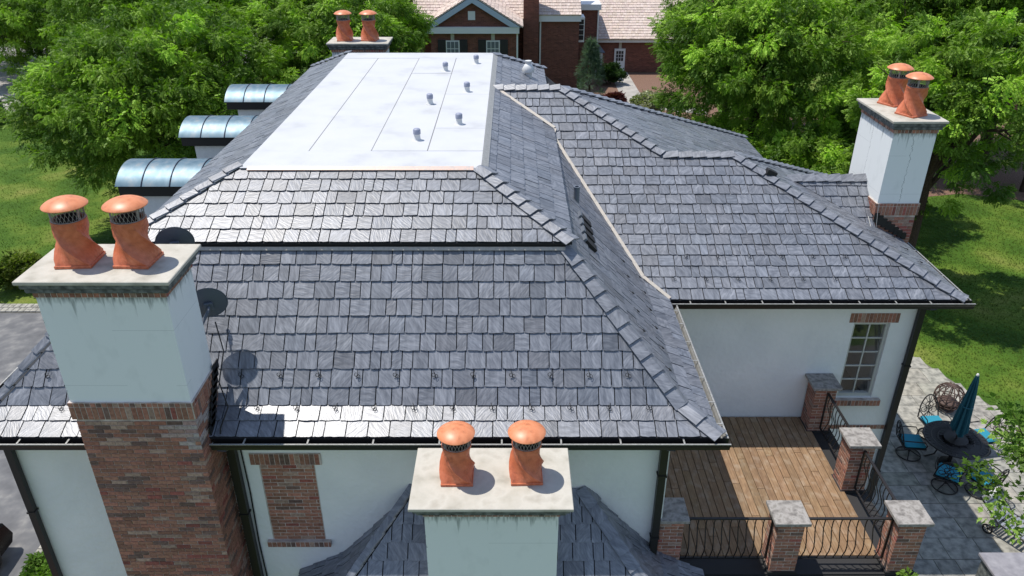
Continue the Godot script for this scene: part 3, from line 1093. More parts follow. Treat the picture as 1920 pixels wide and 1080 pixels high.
func walls() -> void:
	# main block
	var fw := wall("wall", -7.3, 2.3, -0.3, 5.78, 8.8, 9.05)
	wall("wall", -7.3, -7.05, -0.3, 5.78, 9.052, 23.9)
	wall("wall", 2.05, 2.298, -0.3, 5.78, 9.052, 23.9)
	wall("wall", -7.048, 2.048, -0.3, 5.78, 23.65, 23.9)
	wall("soffit", -7.6, 2.8, 5.785, 5.80, 8.43, 8.9, M.white_trim)
	wall("soffit", 2.3, 2.85, 5.785, 5.80, 8.905, 12.4, M.white_trim)
	# right wing: wall pieces round the window
	wall("wall", 2.3, 6.56, -0.3, 5.78, 12.75, 13.0)
	wall("wall", 7.26, 7.82, -0.3, 5.78, 12.75, 13.0)
	wall("wall", 6.56, 7.26, -0.3, 3.45, 12.75, 13.0)
	wall("wall", 6.56, 7.26, 5.19, 5.78, 12.75, 13.0)
	wall("wall", 7.57, 7.82, -0.3, 5.78, 13.002, 18.4)
	wall("wall", 2.3, 7.568, -0.3, 5.78, 18.15, 18.4)
	wall("wall", 6.2, 6.45, -0.3, 5.78, 18.402, 22.0)
	wall("wall", 2.3, 6.45, -0.3, 5.78, 22.002, 22.2)
	wall("soffit", 2.4, 8.25, 5.785, 5.80, 12.38, 12.9, M.white_trim)
	wall("soffit", 7.822, 8.25, 5.785, 5.80, 12.905, 18.4, M.white_trim)
	wall("frieze_board", 2.5, 7.9, 5.62, 5.78, 12.71, 12.748, M.white_trim)
	wall("ceiling", 2.31, 7.8, 5.70, 5.75, 13.01, 18.1, M.room_paint)
	wall("floor", 2.31, 7.56, 2.85, 2.9, 13.01, 18.1, M.room_paint)
	wall("partition", 2.31, 7.56, 2.9, 5.7, 15.0, 15.1, M.room_paint)
	# window of the wing
	var wf := MB.new()
	for q in [[6.585, 3.45, 5.19, 0.05], [7.235, 3.45, 5.19, 0.05]]:
		wf.box(P(q[0], (q[1] + q[2]) * 0.5, 12.84), Vector3(q[3], q[2] - q[1], 0.08))
	wf.box(P(6.91, 5.16, 12.84), Vector3(0.6, 0.06, 0.08))
	wf.box(P(6.91, 3.485, 12.84), Vector3(0.6, 0.07, 0.09))
	var win := hpart(wf, "window", M.frame_paint)
	win.set_meta("label", "tall ten pane window above the patio")
	for i in 2:
		for j in 5:
			var x := 6.61 + 0.3 * i
			var y := 3.52 + 0.322 * j
			var pm := MB.new()
			pm.box(P(x + 0.15, y + 0.161, 12.845), Vector3(0.278, 0.3, 0.006))
			put(pm, "pane", M.glass, win)
	var mu := MB.new()
	mu.box(P(6.91, 4.325, 12.835), Vector3(0.024, 1.61, 0.03))
	put(mu, "muntin", M.frame_paint, win)
	for j in 4:
		mu = MB.new()
		mu.box(P(6.91, 3.52 + 0.322 * (j + 1), 12.838), Vector3(0.6, 0.024, 0.028))
		put(mu, "muntin", M.frame_paint, win)
	var lt := wall("window_lintel", 6.46, 7.4, 5.2, 5.41, 12.742, 12.76, M.mortar)
	bricks(lt, P(6.46, 5.2, 12.742), Vector3.RIGHT, Vector3.BACK, 0.94, 0.21, true)
	var sl := wall("window_sill", 6.48, 7.42, 3.30, 3.44, 12.66, 12.752, M.mortar)
	bricks(sl, P(6.48, 3.30, 12.66), Vector3.RIGHT, Vector3.BACK, 0.94, 0.135, true)
	var bc := wall("belt_course", 6.3, 7.83, 2.66, 2.76, 12.735, 12.752, M.mortar)
	bricks(bc, P(6.3, 2.66, 12.735), Vector3.RIGHT, Vector3.BACK, 1.53, 0.1, true)
	# bricked-up window in the front wall
	var bp := wall("bricked_up_window", -3.72, -2.90, 3.50, 5.26, 8.795, 8.81, M.mortar)
	bp.set_meta("label", "window opening filled in with red brick")
	bricks(bp, P(-3.70, 3.615, 8.795), Vector3.RIGHT, Vector3.BACK, 0.79, 1.5)
	var lb := wall("window_lintel", -3.83, -2.79, 5.115, 5.325, 8.78, 8.801, M.mortar)
	bricks(lb, P(-3.83, 5.115, 8.78), Vector3.RIGHT, Vector3.BACK, 1.04, 0.205, true)
	var sb := wall("window_sill", -3.80, -2.82, 3.50, 3.61, 8.74, 8.801, M.mortar)
	bricks(sb, P(-3.80, 3.50, 8.74), Vector3.RIGHT, Vector3.BACK, 0.98, 0.105, true)
	# downspouts
	downspout([P(2.2, 5.78, 8.36), P(2.19, 5.62, 8.7), P(2.19, 3.16, 8.7), P(2.75, 2.72, 8.5)], 0.055)
	downspout([P(-4.0, 5.78, 8.36), P(-4.02, 5.6, 8.68), P(-4.02, 0.3, 8.68)], 0.06)
	downspout([P(-7.24, 5.78, 8.36), P(-7.24, 5.6, 8.72), P(-7.24, 0.3, 8.72)], 0.05)
	downspout([P(7.72, 5.78, 12.3), P(7.74, 5.6, 12.67), P(7.74, 0.3, 12.67)], 0.055)
	var cab := MB.new()
	cab.tube([P(-3.93, 5.6, 8.77), P(-3.92, 4.6, 8.78), P(-3.94, 3.6, 8.77), P(-3.92, 2.0, 8.78)], 0.012, 5)
	hpart(cab, "cable", M.wire)
	cab = MB.new()
	cab.tube([P(-4.1, 7.3, 9.2), P(-3.98, 6.95, 9.0), P(-4.02, 6.6, 8.75), P(-3.9, 6.3, 8.6), P(-4.0, 6.05, 8.45), P(-4.04, 5.7, 8.4)], 0.01, 5)
	hpart(cab, "cable", M.wire)

func bay_roof() -> void:
	var o := [0.0, 1.2, 1.95]
	var y := [4.65, 3.33, 2.93]
	var L := []
	var R := []
	for i in 3:
		L.append(P(-1.42 - o[i], y[i], 8.79 - o[i]))
		R.append(P(1.08 + o[i], y[i], 8.79 - o[i]))
	var a := [L[1], R[1], R[0], L[0]]
	var b := [L[2], R[2], R[1], L[1]]
	var pa := roof_face("bay_roof_slope", a, 0.255)
	var pb := roof_face("bay_roof_slope", b, 0.255)
	var ls := [L[1], P(-2.62, 3.33, 8.79), L[0]]
	var rs := [R[1], P(2.28, 3.33, 8.79), R[0]]
	var ls2 := [L[2], P(-3.37, 2.93, 8.79), P(-2.62, 3.33, 8.79), L[1]]
	var rs2 := [R[2], P(3.03, 2.93, 8.79), P(2.28, 3.33, 8.79), R[1]]
	for q in [ls, rs, ls2, rs2]:
		roof_face("bay_roof_slope", q, 0.255)
	hip_caps(pa, "hip_slate", L[1], L[0], newell(a), newell(ls))
	hip_caps(pa, "hip_slate", R[1], R[0], newell(a), newell(rs))
	hip_caps(pb, "hip_slate", L[2], L[1], newell(b), newell(ls2))
	hip_caps(pb, "hip_slate", R[2], R[1], newell(b), newell(rs2))
	wall("wall", -3.2, 2.85, -0.3, 2.85, 7.0, 8.795)

func deck() -> void:
	var base := wall("deck_base", 2.302, 6.36, -0.3, 2.90, 8.80, 12.745, M.stucco)
	base.set_meta("label", "stuccoed room below the roof deck")
	var mem := wall("deck_membrane", 2.302, 6.40, 2.902, 2.93, 8.72, 12.74, M.dark_membrane)
	var ledge := wall("deck_ledge", 2.302, 6.46, 2.72, 2.90, 8.60, 8.798, M.dark_membrane)
	ledge.set_meta("label", "dark metal ledge along the deck edge")
	mem.set_meta("label", "dark membrane under the deck boards")
	var dk := wall("deck", 2.31, 6.0, 2.931, 2.945, 9.05, 12.735, M.dark_membrane)
	dk.set_meta("label", "deck of weathered brown boards")
	var x := 2.32
	while x < 5.95:
		var d := 12.73
		var bl := rf(0.5, 2.2)
		while d > 9.1:
			var e := maxf(d - bl, 9.06)
			if e - 9.06 < 0.3:
				e = 9.06
			var mb := MB.new()
			var g := rf(0.78, 1.12)
			mb.col = Color(g * rf(0.97, 1.05), g, g * rf(0.92, 1.0))
			mb.uo = Vector2(rf(0, 5), rf(0, 5))
			mb.cbox(P(x + 0.067, 2.963 + rf(-0.001, 0.001), (d + e) * 0.5), Vector3(0.131, 0.032, d - e - 0.006), 0.005)
			put(mb, "plank", M.deck_wood, dk)
			d = e
			bl = rf(1.3, 2.4)
		x += 0.141
	for q in [[2.45, 9.0], [4.29, 8.94], [6.16, 8.94], [6.13, 10.77], [6.10, 12.48]]:
		var c := MB.new()
		c.box(P(q[0], 3.43, q[1]), Vector3(0.40, 1.1, 0.40))
		var pl := hpart(c, "deck_pillar", M.mortar)
		for f in [[Vector3.RIGHT, Vector3.BACK], [Vector3.FORWARD, Vector3.RIGHT], [Vector3.BACK, Vector3.LEFT]]:
			var N: Vector3 = f[1]
			var U: Vector3 = f[0]
			bricks(pl, P(q[0], 2.93, q[1]) + N * 0.2 - U * 0.205, U, N, 0.41, 1.04, false, 0 if N == Vector3.BACK else 1)
		var k := MB.new()
		k.cbox(P(q[0], 4.01, q[1]), Vector3(0.55, 0.06, 0.52), 0.006)
		put(k, "capstone", M.pillar_cap, pl)
		var ft := MB.new()
		ft.box(P(q[0], 2.955, q[1]), Vector3(0.46, 0.05, 0.46))
		put(ft, "footing", M.dark_membrane, pl)
	rail(P(2.66, 3.9, 8.94), P(4.07, 3.9, 8.94), Vector3.BACK)
	rail(P(4.51, 3.9, 8.94), P(5.94, 3.9, 8.94), Vector3.BACK)
	rail(P(6.15, 3.9, 9.16), P(6.15, 3.9, 10.55), Vector3.RIGHT)
	rail(P(6.13, 3.9, 10.99), P(6.13, 3.9, 12.26), Vector3.RIGHT)

func rail(a: Vector3, b: Vector3, out: Vector3) -> void:
	var mb := MB.new()
	mb.bar(a, b, 0.045, 0.02)
	var dn := Vector3(0, -0.84, 0)
	mb.bar(a + dn, b + dn, 0.03, 0.02)
	mb.bar(a, a + dn, 0.025, 0.025)
	mb.bar(b, b + dn, 0.025, 0.025)
	var o := hpart(mb, "railing", M.iron)
	var l := a.distance_to(b)
	var cnt := int(round(l / 0.125))
	for i in range(1, cnt):
		var c := a.lerp(b, float(i) / cnt)
		var p := []
		for j in 9:
			var t := j / 8.0
			var bulge := 0.085 * pow(maxf(sin(PI * clampf((t - 0.3) / 0.7, 0.0, 1.0)), 0.0), 1.3) - 0.02 * sin(PI * clampf(t / 0.35, 0.0, 1.0))
			p.append(c + dn * t + out * bulge)
		var m := MB.new()
		m.tube(p, 0.0095, 5, false)
		put(m, "baluster", M.iron, o)

func dormers() -> void:
	for i in 3:
		var cd: float = [15.06, 18.34, 21.6][i]
		var wl := MB.new()
		wl.box(P(-6.5, 6.5, cd), Vector3(2.1, 1.3, 1.1))
		var dm := hpart(wl, "dormer", M.stucco)
		dm.set_meta("label", ["nearest barrel roofed metal dormer", "middle barrel roofed metal dormer", "farthest barrel roofed metal dormer"][i])
		var fa := MB.new()
		fa.box(P(-6.62, 7.23, cd), Vector3(2.36, 0.2, 1.28))
		put(fa, "fascia", M.fascia_black, dm)
		var R := 0.92
		var ha := 0.833
		var y0 := 7.65 - R
		var xs := [-7.84, -7.32, -6.76, -6.2, -5.45]
		for k in 4:
			var mb := MB.new()
			for s in 20:
				var A := []
				var N := []
				for q in [[0, s], [1, s], [1, s + 1], [0, s + 1]]:
					var an: float = -ha + 2.0 * ha * q[1] / 20.0
					var n := Vector3(0, cos(an), sin(an))
					A.append(P(xs[k + q[0]] + (0.003 if q[0] == 0 else -0.003), y0, cd) + n * R)
					N.append(n)
				mb.squad(A, N)
			if k == 0:
				for s in 20:
					var a0 := -ha + 2.0 * ha * s / 20.0
					var a1 := -ha + 2.0 * ha * (s + 1) / 20.0
					var c := P(xs[0] + 0.003, y0 + R * cos(ha), cd)
					mb.tri(c, P(xs[0] + 0.003, y0, cd) + Vector3(0, cos(a0), sin(a0)) * R, P(xs[0] + 0.003, y0, cd) + Vector3(0, cos(a1), sin(a1)) * R, Vector3.LEFT)
			put(mb, "roof_panel", M.dormer_metal, dm)
			if k > 0:
				var pth := []
				for s in 21:
					var an := -ha + 2.0 * ha * s / 20.0
					pth.append(P(xs[k], y0, cd) + Vector3(0, cos(an), sin(an)) * (R + 0.004))
				var sm := MB.new()
				sm.tube(pth, 0.014, 5)
				put(sm, "standing_seam", M.seam_metal, dm)

func roof_fittings() -> void:
	# six small vents on the flat roof
	var body := MB.new()
	body.lathe([Vector2(0.085, 0.0), Vector2(0.06, 0.02), Vector2(0.055, 0.13), Vector2(0.0, 0.13)], Vector3.ZERO, 16)
	var cap := MB.new()
	cap.lathe([Vector2(0.052, 0.11), Vector2(0.066, 0.112), Vector2(0.066, 0.185), Vector2(0.05, 0.205), Vector2(0.0, 0.21)], Vector3.ZERO, 16)
	var bm := body.mesh()
	var cm := cap.mesh()
	for q in [[-1.665, 13.2], [-1.672, 15.68], [-1.59, 18.75], [-0.99, 14.2], [-0.97, 16.7], [-0.89, 19.6]]:
		var o := put_mesh(bm, "roof_vent", M.vent_white, house, Transform3D(Basis(), P(q[0], 8.655, q[1]) - house.position))
		put_mesh(cm, "vent_cap", M.vent_cap_grey, o, Transform3D())
	# plumbing pipe and slot vents on the right slope
	var pp := MB.new()
	pp.lathe([Vector2(0.055, -0.1), Vector2(0.055, 0.29), Vector2(0.062, 0.292), Vector2(0.062, 0.31), Vector2(0.038, 0.31), Vector2(0.036, 0.1)], P(1.17, 7.5, 13.15), 20)
	hpart(pp, "plumbing_pipe", M.lead_pipe)
	var nr := Vector3(1.725, 1.57, 0).normalized()
	var vr := Vector3(-1.57, 1.725, 0).normalized()
	for i in 4:
		var c := P(main_x(7.42), 7.42, 12.42 - 0.33 * i) + nr * 0.04
		var mb := MB.new()
		mb.box(c + nr * 0.01, Vector3(0.26, 0.07, 0.2), Basis(vr, nr, vr.cross(nr)))
		var o := hpart(mb, "slot_vent", M.fascia_black)
		mb = MB.new()
		mb.box(c + vr * 0.15 + nr * 0.01, Vector3(0.04, 0.09, 0.22), Basis(vr, nr, vr.cross(nr)))
		put(mb, "hood", M.lead_pipe, o)
	# white hooded vent far right
	var hv := MB.new()
	var b := P(0.42, 8.0, 20.2)
	hv.lathe([Vector2(0.09, 0.0), Vector2(0.09, 0.3), Vector2(0.15, 0.32), Vector2(0.16, 0.4), Vector2(0.1, 0.5), Vector2(0.07, 0.52), Vector2(0.085, 0.6), Vector2(0.0, 0.61)], b, 18)
	var vo := hpart(hv, "hooded_vent", M.vent_white)
	var sk := MB.new()
	sk.slab([b + Vector3(-0.25, 0.28, 0.25), b + Vector3(0.4, -0.02, 0.25), b + Vector3(0.4, -0.02, -0.25), b + Vector3(-0.25, 0.28, -0.25)], Vector3(0, -0.02, 0))
	put(sk, "lead_skirt", M.fascia_black, vo)
	var bx := MB.new()
	bx.cbox(P(5.3, 7.4, 15.05), Vector3(0.22, 0.12, 0.16), 0.01, Basis(Vector3.BACK, -0.43))
	hpart(bx, "box_vent", M.fascia_black)
	# two satellite dishes on the left chimney
	for q in [[P(-4.52, 8.38, 9.42), Vector3(-0.3, 0.24, -0.92), 0.24, P(-4.5, 8.0, 9.0)], [P(-4.2, 7.5, 9.32), Vector3(-0.3, 0.2, -0.93), 0.25, P(-4.3, 7.2, 8.95)]]:
		var N: Vector3 = (q[1] as Vector3).normalized()
		var X := Vector3.UP.cross(N).normalized()
		var B := Basis(X, N, X.cross(N))
		var ds := MB.new()
		var prof := []
		for i in 9:
			var r := i / 8.0
			prof.append(Vector2(q[2] * r, 0.05 * r * r))
		for i in range(8, -1, -1):
			var r := i / 8.0
			prof.append(Vector2(q[2] * r * 0.985, 0.05 * r * r + 0.01))
		ds.lathe(prof, Vector3.ZERO, 36)
		var o := put_mesh(ds.mesh(), "satellite_dish", M.dish, house, Transform3D(B, q[0] - house.position))
		var arm := MB.new()
		arm.tube([Vector3(0, -0.01, 0), Vector3(0, -0.12, 0), B.inverse() * (q[3] - q[0])], 0.024, 8)
		arm.cbox(Vector3(0, -0.03, 0), Vector3(0.12, 0.05, 0.12), 0.01)
		arm.ring(Vector3(0, 0.052, 0), q[2], 0.008, Basis(), 36, 6)
		arm.tube([Vector3(0, 0.04, q[2] * 0.9), Vector3(0, 0.3, 0.05)], 0.012, 6)
		arm.cbox(Vector3(0, 0.31, 0.04), Vector3(0.05, 0.09, 0.05), 0.01)
		put(arm, "dish_arm", M.dish, o)

# ------------------------------------------------------------------ plants
var frond_mesh: ArrayMesh
var leaf_mesh: ArrayMesh
var needle_mesh: ArrayMesh
var blade_mesh: ArrayMesh

func plant_meshes() -> void:
	var f := MB.new()  # feathery compound leaf, one unit long, drooping
	for i in 9:
		var t := 0.08 + i * 0.11
		var y := -0.22 * t * t
		for s in [-1.0, 1.0]:
			var l := 0.30 * sin(PI * (0.18 + 0.72 * t)) + 0.04
			var o := Vector3(0.0, y, t)
			var d := Vector3(s, -0.25 + 0.1 * (i % 3), 0.35).normalized()
			if (i * 3 + (1 if s > 0 else 0)) % 5 == 0:
				continue
			var w := Vector3(0.0, 0.03 * s, 0.066)
			f.quad(o, o + d * l * 0.5 + w, o + d * l, o + d * l * 0.5 - w, Vector3.UP)
	frond_mesh = f.mesh()
	var g := MB.new()  # spray of five lobed leaves
	var rr := RandomNumberGenerator.new()
	rr.seed = 77
	for i in 5:
		var a := TAU * i / 5.0 + rr.randf_range(-0.3, 0.3)
		var o := Vector3(cos(a) * 0.35, rr.randf_range(-0.15, 0.1), sin(a) * 0.35)
		var b := Basis(Vector3(rr.randf_range(-1, 1), 0.2, rr.randf_range(-1, 1)).normalized(), rr.randf_range(-0.7, 0.7)) * Basis(Vector3.UP, -a)
		var pts := [Vector3(0, 0, 0), Vector3(0.1, 0.02, 0.13), Vector3(0.2, 0, 0.27), Vector3(0.27, 0.03, 0.12), Vector3(0.42, 0.0, 0.2), Vector3(0.4, 0.03, 0.08), Vector3(0.62, -0.05, 0.0)]
		for s in [-1.0, 1.0]:
			for j in range(1, pts.size() - 1):
				var p: Vector3 = pts[j]
				var q: Vector3 = pts[j + 1]
				g.tri(o, o + b * Vector3(p.x, p.y + absf(p.z) * 0.25, p.z * s), o + b * Vector3(q.x, q.y + absf(q.z) * 0.25, q.z * s), Vector3.UP)
	leaf_mesh = g.mesh()
	var nd := MB.new()  # spruce twig
	for i in 14:
		var t := i / 14.0
		var a := i * 2.4
		var d := Vector3(cos(a), sin(a), 0.7).normalized()
		nd.tri(Vector3(0, 0, t - 0.02), Vector3(0, 0, t + 0.03), Vector3(0, 0, t) + d * 0.22)
		nd.tri(Vector3(0.015, 0, t), Vector3(-0.015, 0, t), Vector3(0, 0, t) + Vector3(-d.y, d.x, 0.7).normalized() * 0.2)
	needle_mesh = nd.mesh()
	var bl := MB.new()
	for i in 6:
		var a := TAU * i / 6.0 + 0.4 * (i % 2)
		var d := Vector3(cos(a), 0, sin(a))
		var s := Vector3(-d.z, 0, d.x) * 0.07
		bl.tri(d * 0.1 - s, d * 0.1 + s, d * (0.45 + 0.1 * (i % 3)) + Vector3.UP * 1.0, Vector3.UP)
	blade_mesh = bl.mesh()

func multi(nm: String, mesh: Mesh, m: Material, buf: PackedFloat32Array, parent: Node3D) -> MultiMeshInstance3D:
	var mm := MultiMesh.new()
	mm.transform_format = MultiMesh.TRANSFORM_3D
	mm.use_colors = true
	mm.mesh = mesh
	mm.instance_count = buf.size() / 16
	mm.buffer = buf
	var o := MultiMeshInstance3D.new()
	o.name = nm if parent != self else numbered(nm)
	o.multimesh = mm
	o.material_override = m
	parent.add_child(o, true)
	return o

func push(buf: PackedFloat32Array, b: Basis, p: Vector3, c: Color) -> void:
	buf.append_array([b.x.x, b.y.x, b.z.x, p.x, b.x.y, b.y.y, b.z.y, p.y, b.x.z, b.y.z, b.z.z, p.z, c.r, c.g, c.b, 1.0])

func rdir() -> Vector3:
	var y := rf(-1.0, 1.0)
	var a := rf(0.0, TAU)
	var r := sqrt(1.0 - y * y)
	return Vector3(r * cos(a), y, r * sin(a))

func frame(z: Vector3) -> Basis:
	z = z.normalized()
	var x := Vector3.UP.cross(z)
	if x.length() < 0.05:
		x = Vector3.RIGHT
	x = x.normalized()
	return Basis(x, z.cross(x), z)

# o: h height, r crown radius, base of the crown, clumps, fronds, size, cols (two linear colours), mesh, cone
func tree(nm: String, at: Vector3, o: Dictionary, label: String, category: String, group := "") -> Node3D:
	var t := thing(nm, at, label, category, group)
	var h: float = o.h
	var r: float = o.r
	var base: float = o.base
	var cone: bool = o.get("cone", false)
	var size: float = o.get("size", 0.5)
	var mesh: Mesh = o.get("mesh", frond_mesh)
	var ca: Color = o.get("a", Color(0.07, 0.145, 0.016))
	var cb: Color = o.get("b", Color(0.25, 0.40, 0.045))
	var tr := MB.new()
	var lean := Vector3(rf(-0.4, 0.4), 0, rf(-0.4, 0.4)) * h * 0.06
	var tp := []
	var rad := []
	var thick: float = o.get("trunk", 0.024 * h)
	for i in 6:
		var f := i / 5.0
		tp.append(Vector3(0, -0.1, 0) + lean * f * f + Vector3(rf(-1, 1), 0, rf(-1, 1)) * 0.012 * h * f + Vector3.UP * h * 0.82 * f)
		rad.append(lerpf(thick, thick * 0.22, f))
	tr.tube(tp, rad, 8)
	var trunk := put(tr, "trunk", M.bark, t)
	var buf := PackedFloat32Array()
	var nc: int = o.clumps
	var per: int = int(o.fronds / nc)
	var cy := (base + h) * 0.5
	var ry := (h - base) * 0.5
	var lobes := []
	for i in 7:
		lobes.append([rdir(), rf(0.75, 1.2)])
	var br := MB.new()
	var near: float = o.get("clump", 0.108)
	for i in nc:
		var d := rdir()
		if rng.randf() < 0.45:
			d.y = absf(d.y)
		var c: Vector3
		if cone:
			var f := pow(rng.randf(), 0.7)
			var a := rf(0, TAU)
			c = Vector3(cos(a), 0, sin(a)) * r * (1.0 - f) * sqrt(rf(0.25, 1.0)) + Vector3.UP * lerpf(base, h, f)
		else:
			var m := 0.72
			for q in lobes:
				m = maxf(m, q[1] * clampf(0.35 + 0.65 * d.dot(q[0]), 0.0, 1.0))
			var f := pow(rng.randf(), 0.42) * m
			c = lean * 0.6 + Vector3(d.x * r * f, cy + d.y * ry * f, d.z * r * f)
		if not cone and i % maxi(1, nc / 16) == 0:
			var s: Vector3 = tp[2].lerp(tp[4], rng.randf())
			var mid := s.lerp(c, 0.5) + Vector3.UP * 0.05 * h
			br.tube([s, mid, c], [thick * 0.38, thick * 0.24, thick * 0.08], 5, false)
			for q in 3:
				br.tube([mid.lerp(c, 0.3 + 0.2 * q), c + rdir() * near * r * 1.2], [thick * 0.14, thick * 0.04], 4, false)
		var rc := near * r * rf(0.6, 1.25)
		var tone := ca.lerp(cb, clampf(rng.randfn(0.4, 0.3), 0.0, 1.0)) * rf(0.85, 1.15)
		if rng.randf() < 0.22:
			tone = cb * rf(1.15, 1.6)
		var outw := Vector3(c.x, 0.0, c.z).normalized()
		for j in per:
			var e := rdir()
			var p := c + Vector3(e.x, e.y * 0.62, e.z) * rc * pow(rng.randf(), 0.5)
			var ax: Vector3 = e * 0.8 + outw * 0.55 + Vector3.DOWN * o.get("droop", 0.4) + rdir() * 0.8
			var b := frame(ax)
			b = b.rotated(b.z, rf(-0.9, 0.9)).scaled(Vector3.ONE * size * rf(0.65, 1.25))
			push(buf, b, p, tone * rf(0.8, 1.2))
	if br.v.size():
		put(br, "limbs", M.bark, t)
	multi("crown", mesh, o.get("mat", M.leaf), buf, t).set_meta("kind", "stuff")
	trunk.set_meta("label", "tapered bark covered trunk")
	return t

func plants() -> void:
	plant_meshes()
	var G1 := "broad leafy trees to the left of the house"
	var G2 := "broad leafy trees to the right of the house"
	var c := {"clumps": 480, "fronds": 36000, "size": 0.265}
	var T := func(x: float, d: float, h: float, r: float, base: float, label: String, g: String, ex := {}) -> void:
		var o := c.duplicate()
		o.merge({"h": h, "r": r, "base": base})
		o.merge(ex, true)
		tree("locust_tree", P(x, 0, d), o, label, "tree", g)
	T.call(-14.3, 30.0, 8.6, 6.0, 1.4, "feathery green tree nearest the barrel dormers", G1, {"clumps": 640, "fronds": 52000})
	T.call(-17.5, 40.0, 11.0, 5.5, 4.0, "green tree second behind the dormers on the left", G1)
	T.call(-8.5, 37.0, 9.8, 4.6, 2.2, "green tree behind the far chimney, left of the brick house", G1)
	T.call(-15.5, 53.0, 13.0, 6.0, 3.0, "tall green tree at the top edge above the left dormers", G1)
	T.call(-27.5, 60.0, 8.5, 6.5, 0.6, "broad green tree beyond the pale drive at top left", G1)
	T.call(-38.0, 61.0, 8.0, 6.5, 0.4, "green tree in the top left corner beside the pale drive", G1)
	T.call(-33.0, 55.5, 6.6, 5.2, 1.2, "low spreading tree over the pale drive at the top left edge", G1)
	T.call(-6.8, 46.0, 5.0, 2.6, 0.6, "small green tree just left of the brick house gable", G1, {"clumps": 120, "fronds": 7000})
	T.call(9.8, 31.0, 10.6, 5.2, 0.8, "drooping green tree behind the right wing roof", G2)
	T.call(13.5, 23.8, 10.0, 3.3, 2.5, "green tree nearest behind the right chimney", G2, {"clumps": 220, "fronds": 15000})
	T.call(20.5, 38.5, 12.5, 5.6, 1.8, "large green tree beyond the lawn right of the right chimney", G2)
	T.call(11.2, 40.0, 10.0, 3.6, 2.0, "green tree hiding the right end of the brick house", G2)
	T.call(15.0, 42.0, 13.5, 6.0, 3.0, "tall green tree at the top edge behind the right wing", G2)
	T.call(10.6, 26.4, 5.6, 3.0, 0.3, "dense low tree just beyond the right wing ridge", G2, {"clumps": 190, "fronds": 14000})
	T.call(14.5, 30.5, 6.0, 3.0, 0.3, "dense low tree right of and behind the right chimney", G2, {"clumps": 190, "fronds": 14000})
	T.call(24.0, 38.0, 13.0, 6.0, 2.0, "dark green tree at the top right corner", G2, {"a": Color(0.04, 0.09, 0.016), "b": Color(0.1, 0.18, 0.026)})
	T.call(23.5, 33.5, 5.5, 3.0, 0.3, "pale green rounded shrub tree at the right edge beyond the lawn", G2, {"clumps": 120, "fronds": 5200, "a": Color(0.09, 0.16, 0.03), "b": Color(0.19, 0.28, 0.06)})
	T.call(18.5, 35.5, 3.6, 2.6, 0.2, "low dark shrub tree between lawn and right hand trees", G2, {"clumps": 90, "fronds": 3600, "a": Color(0.035, 0.08, 0.016), "b": Color(0.08, 0.15, 0.024)})
	T.call(11.5, 35.5, 3.0, 2.4, 0.2, "low shrub showing between the right hand trees", G2, {"clumps": 80, "fronds": 3000})
	# spruce and clipped shrubs by the brick house
	tree("spruce_tree", P(5.1, 0, 51.0), {"h": 3.6, "r": 1.2, "base": 0.2, "clumps": 130, "fronds": 2600, "size": 0.34, "cone": true, "mesh": needle_mesh, "clump": 0.16, "droop": 0.1, "a": Color(0.06, 0.11, 0.08), "b": Color(0.14, 0.2, 0.15)}, "small blue green spruce by the brick house corner", "tree")
	var sh := {"clump": 0.3, "clumps": 40, "fronds": 1500, "size": 0.22, "mesh": leaf_mesh, "droop": 0.0, "trunk": 0.03}
	var S := func(x: float, d: float, h: float, r: float, label: String, ex := {}) -> void:
		var o := sh.duplicate()
		o.merge({"h": h, "r": r, "base": 0.05})
		o.merge(ex, true)
		tree("shrub", P(x, 0, d), o, label, "shrub")
	S.call(6.9, 54.5, 1.3, 1.0, "dark rounded shrub beside the white door", {"a": Color(0.02, 0.05, 0.012), "b": Color(0.04, 0.08, 0.02)})
	S.call(6.5, 48.5, 0.9, 0.7, "dark red leaved shrub below the spruce", {"a": Color(0.06, 0.015, 0.02), "b": Color(0.12, 0.03, 0.04)})
	S.call(8.2, 46.0, 1.5, 1.3, "pale flowering shrub left of the right hand trees", {"a": Color(0.16, 0.2, 0.08), "b": Color(0.42, 0.42, 0.3)})
	S.call(-17.2, 24.2, 1.1, 1.1, "yellow green shrub at the left edge behind the paver border", {"a": Color(0.05, 0.09, 0.012), "b": Color(0.16, 0.2, 0.03)})
	S.call(-15.6, 24.6, 0.9, 0.9, "low shrub behind the left chimney beside the lawn", {"a": Color(0.05, 0.09, 0.012), "b": Color(0.15, 0.19, 0.03)})
	S.call(-9.3, 10.9, 0.75, 0.55, "bright green shrub beside the pavers at bottom left", {"a": Color(0.07, 0.15, 0.02), "b": Color(0.16, 0.28, 0.04), "size": 0.15})
	S.call(6.75, 10.9, 1.2, 0.42, "dark green shrub against the wall below the deck railing", {"a": Color(0.02, 0.05, 0.012), "b": Color(0.05, 0.1, 0.02), "size": 0.13})
	S.call(6.85, 9.6, 0.9, 0.4, "dark low shrub by the corner deck pillar", {"a": Color(0.02, 0.05, 0.012), "b": Color(0.05, 0.1, 0.02), "size": 0.13})
	S.call(-31.5, 44.0, 1.2, 2.0, "low green shrub below the stone gate pillar", {})
	# near plants at the right and bottom edge
	tree("maple_tree", P(9.25, 0, 9.3), {"h": 6.0, "r": 1.75, "base": 2.4, "clumps": 90, "fronds": 1700, "size": 0.2, "mesh": leaf_mesh, "clump": 0.26, "droop": 0.25, "trunk": 0.07, "a": Color(0.1, 0.19, 0.03), "b": Color(0.22, 0.34, 0.07)}, "broad leaved young tree at the right edge beside the patio", "tree")
	var k := 0
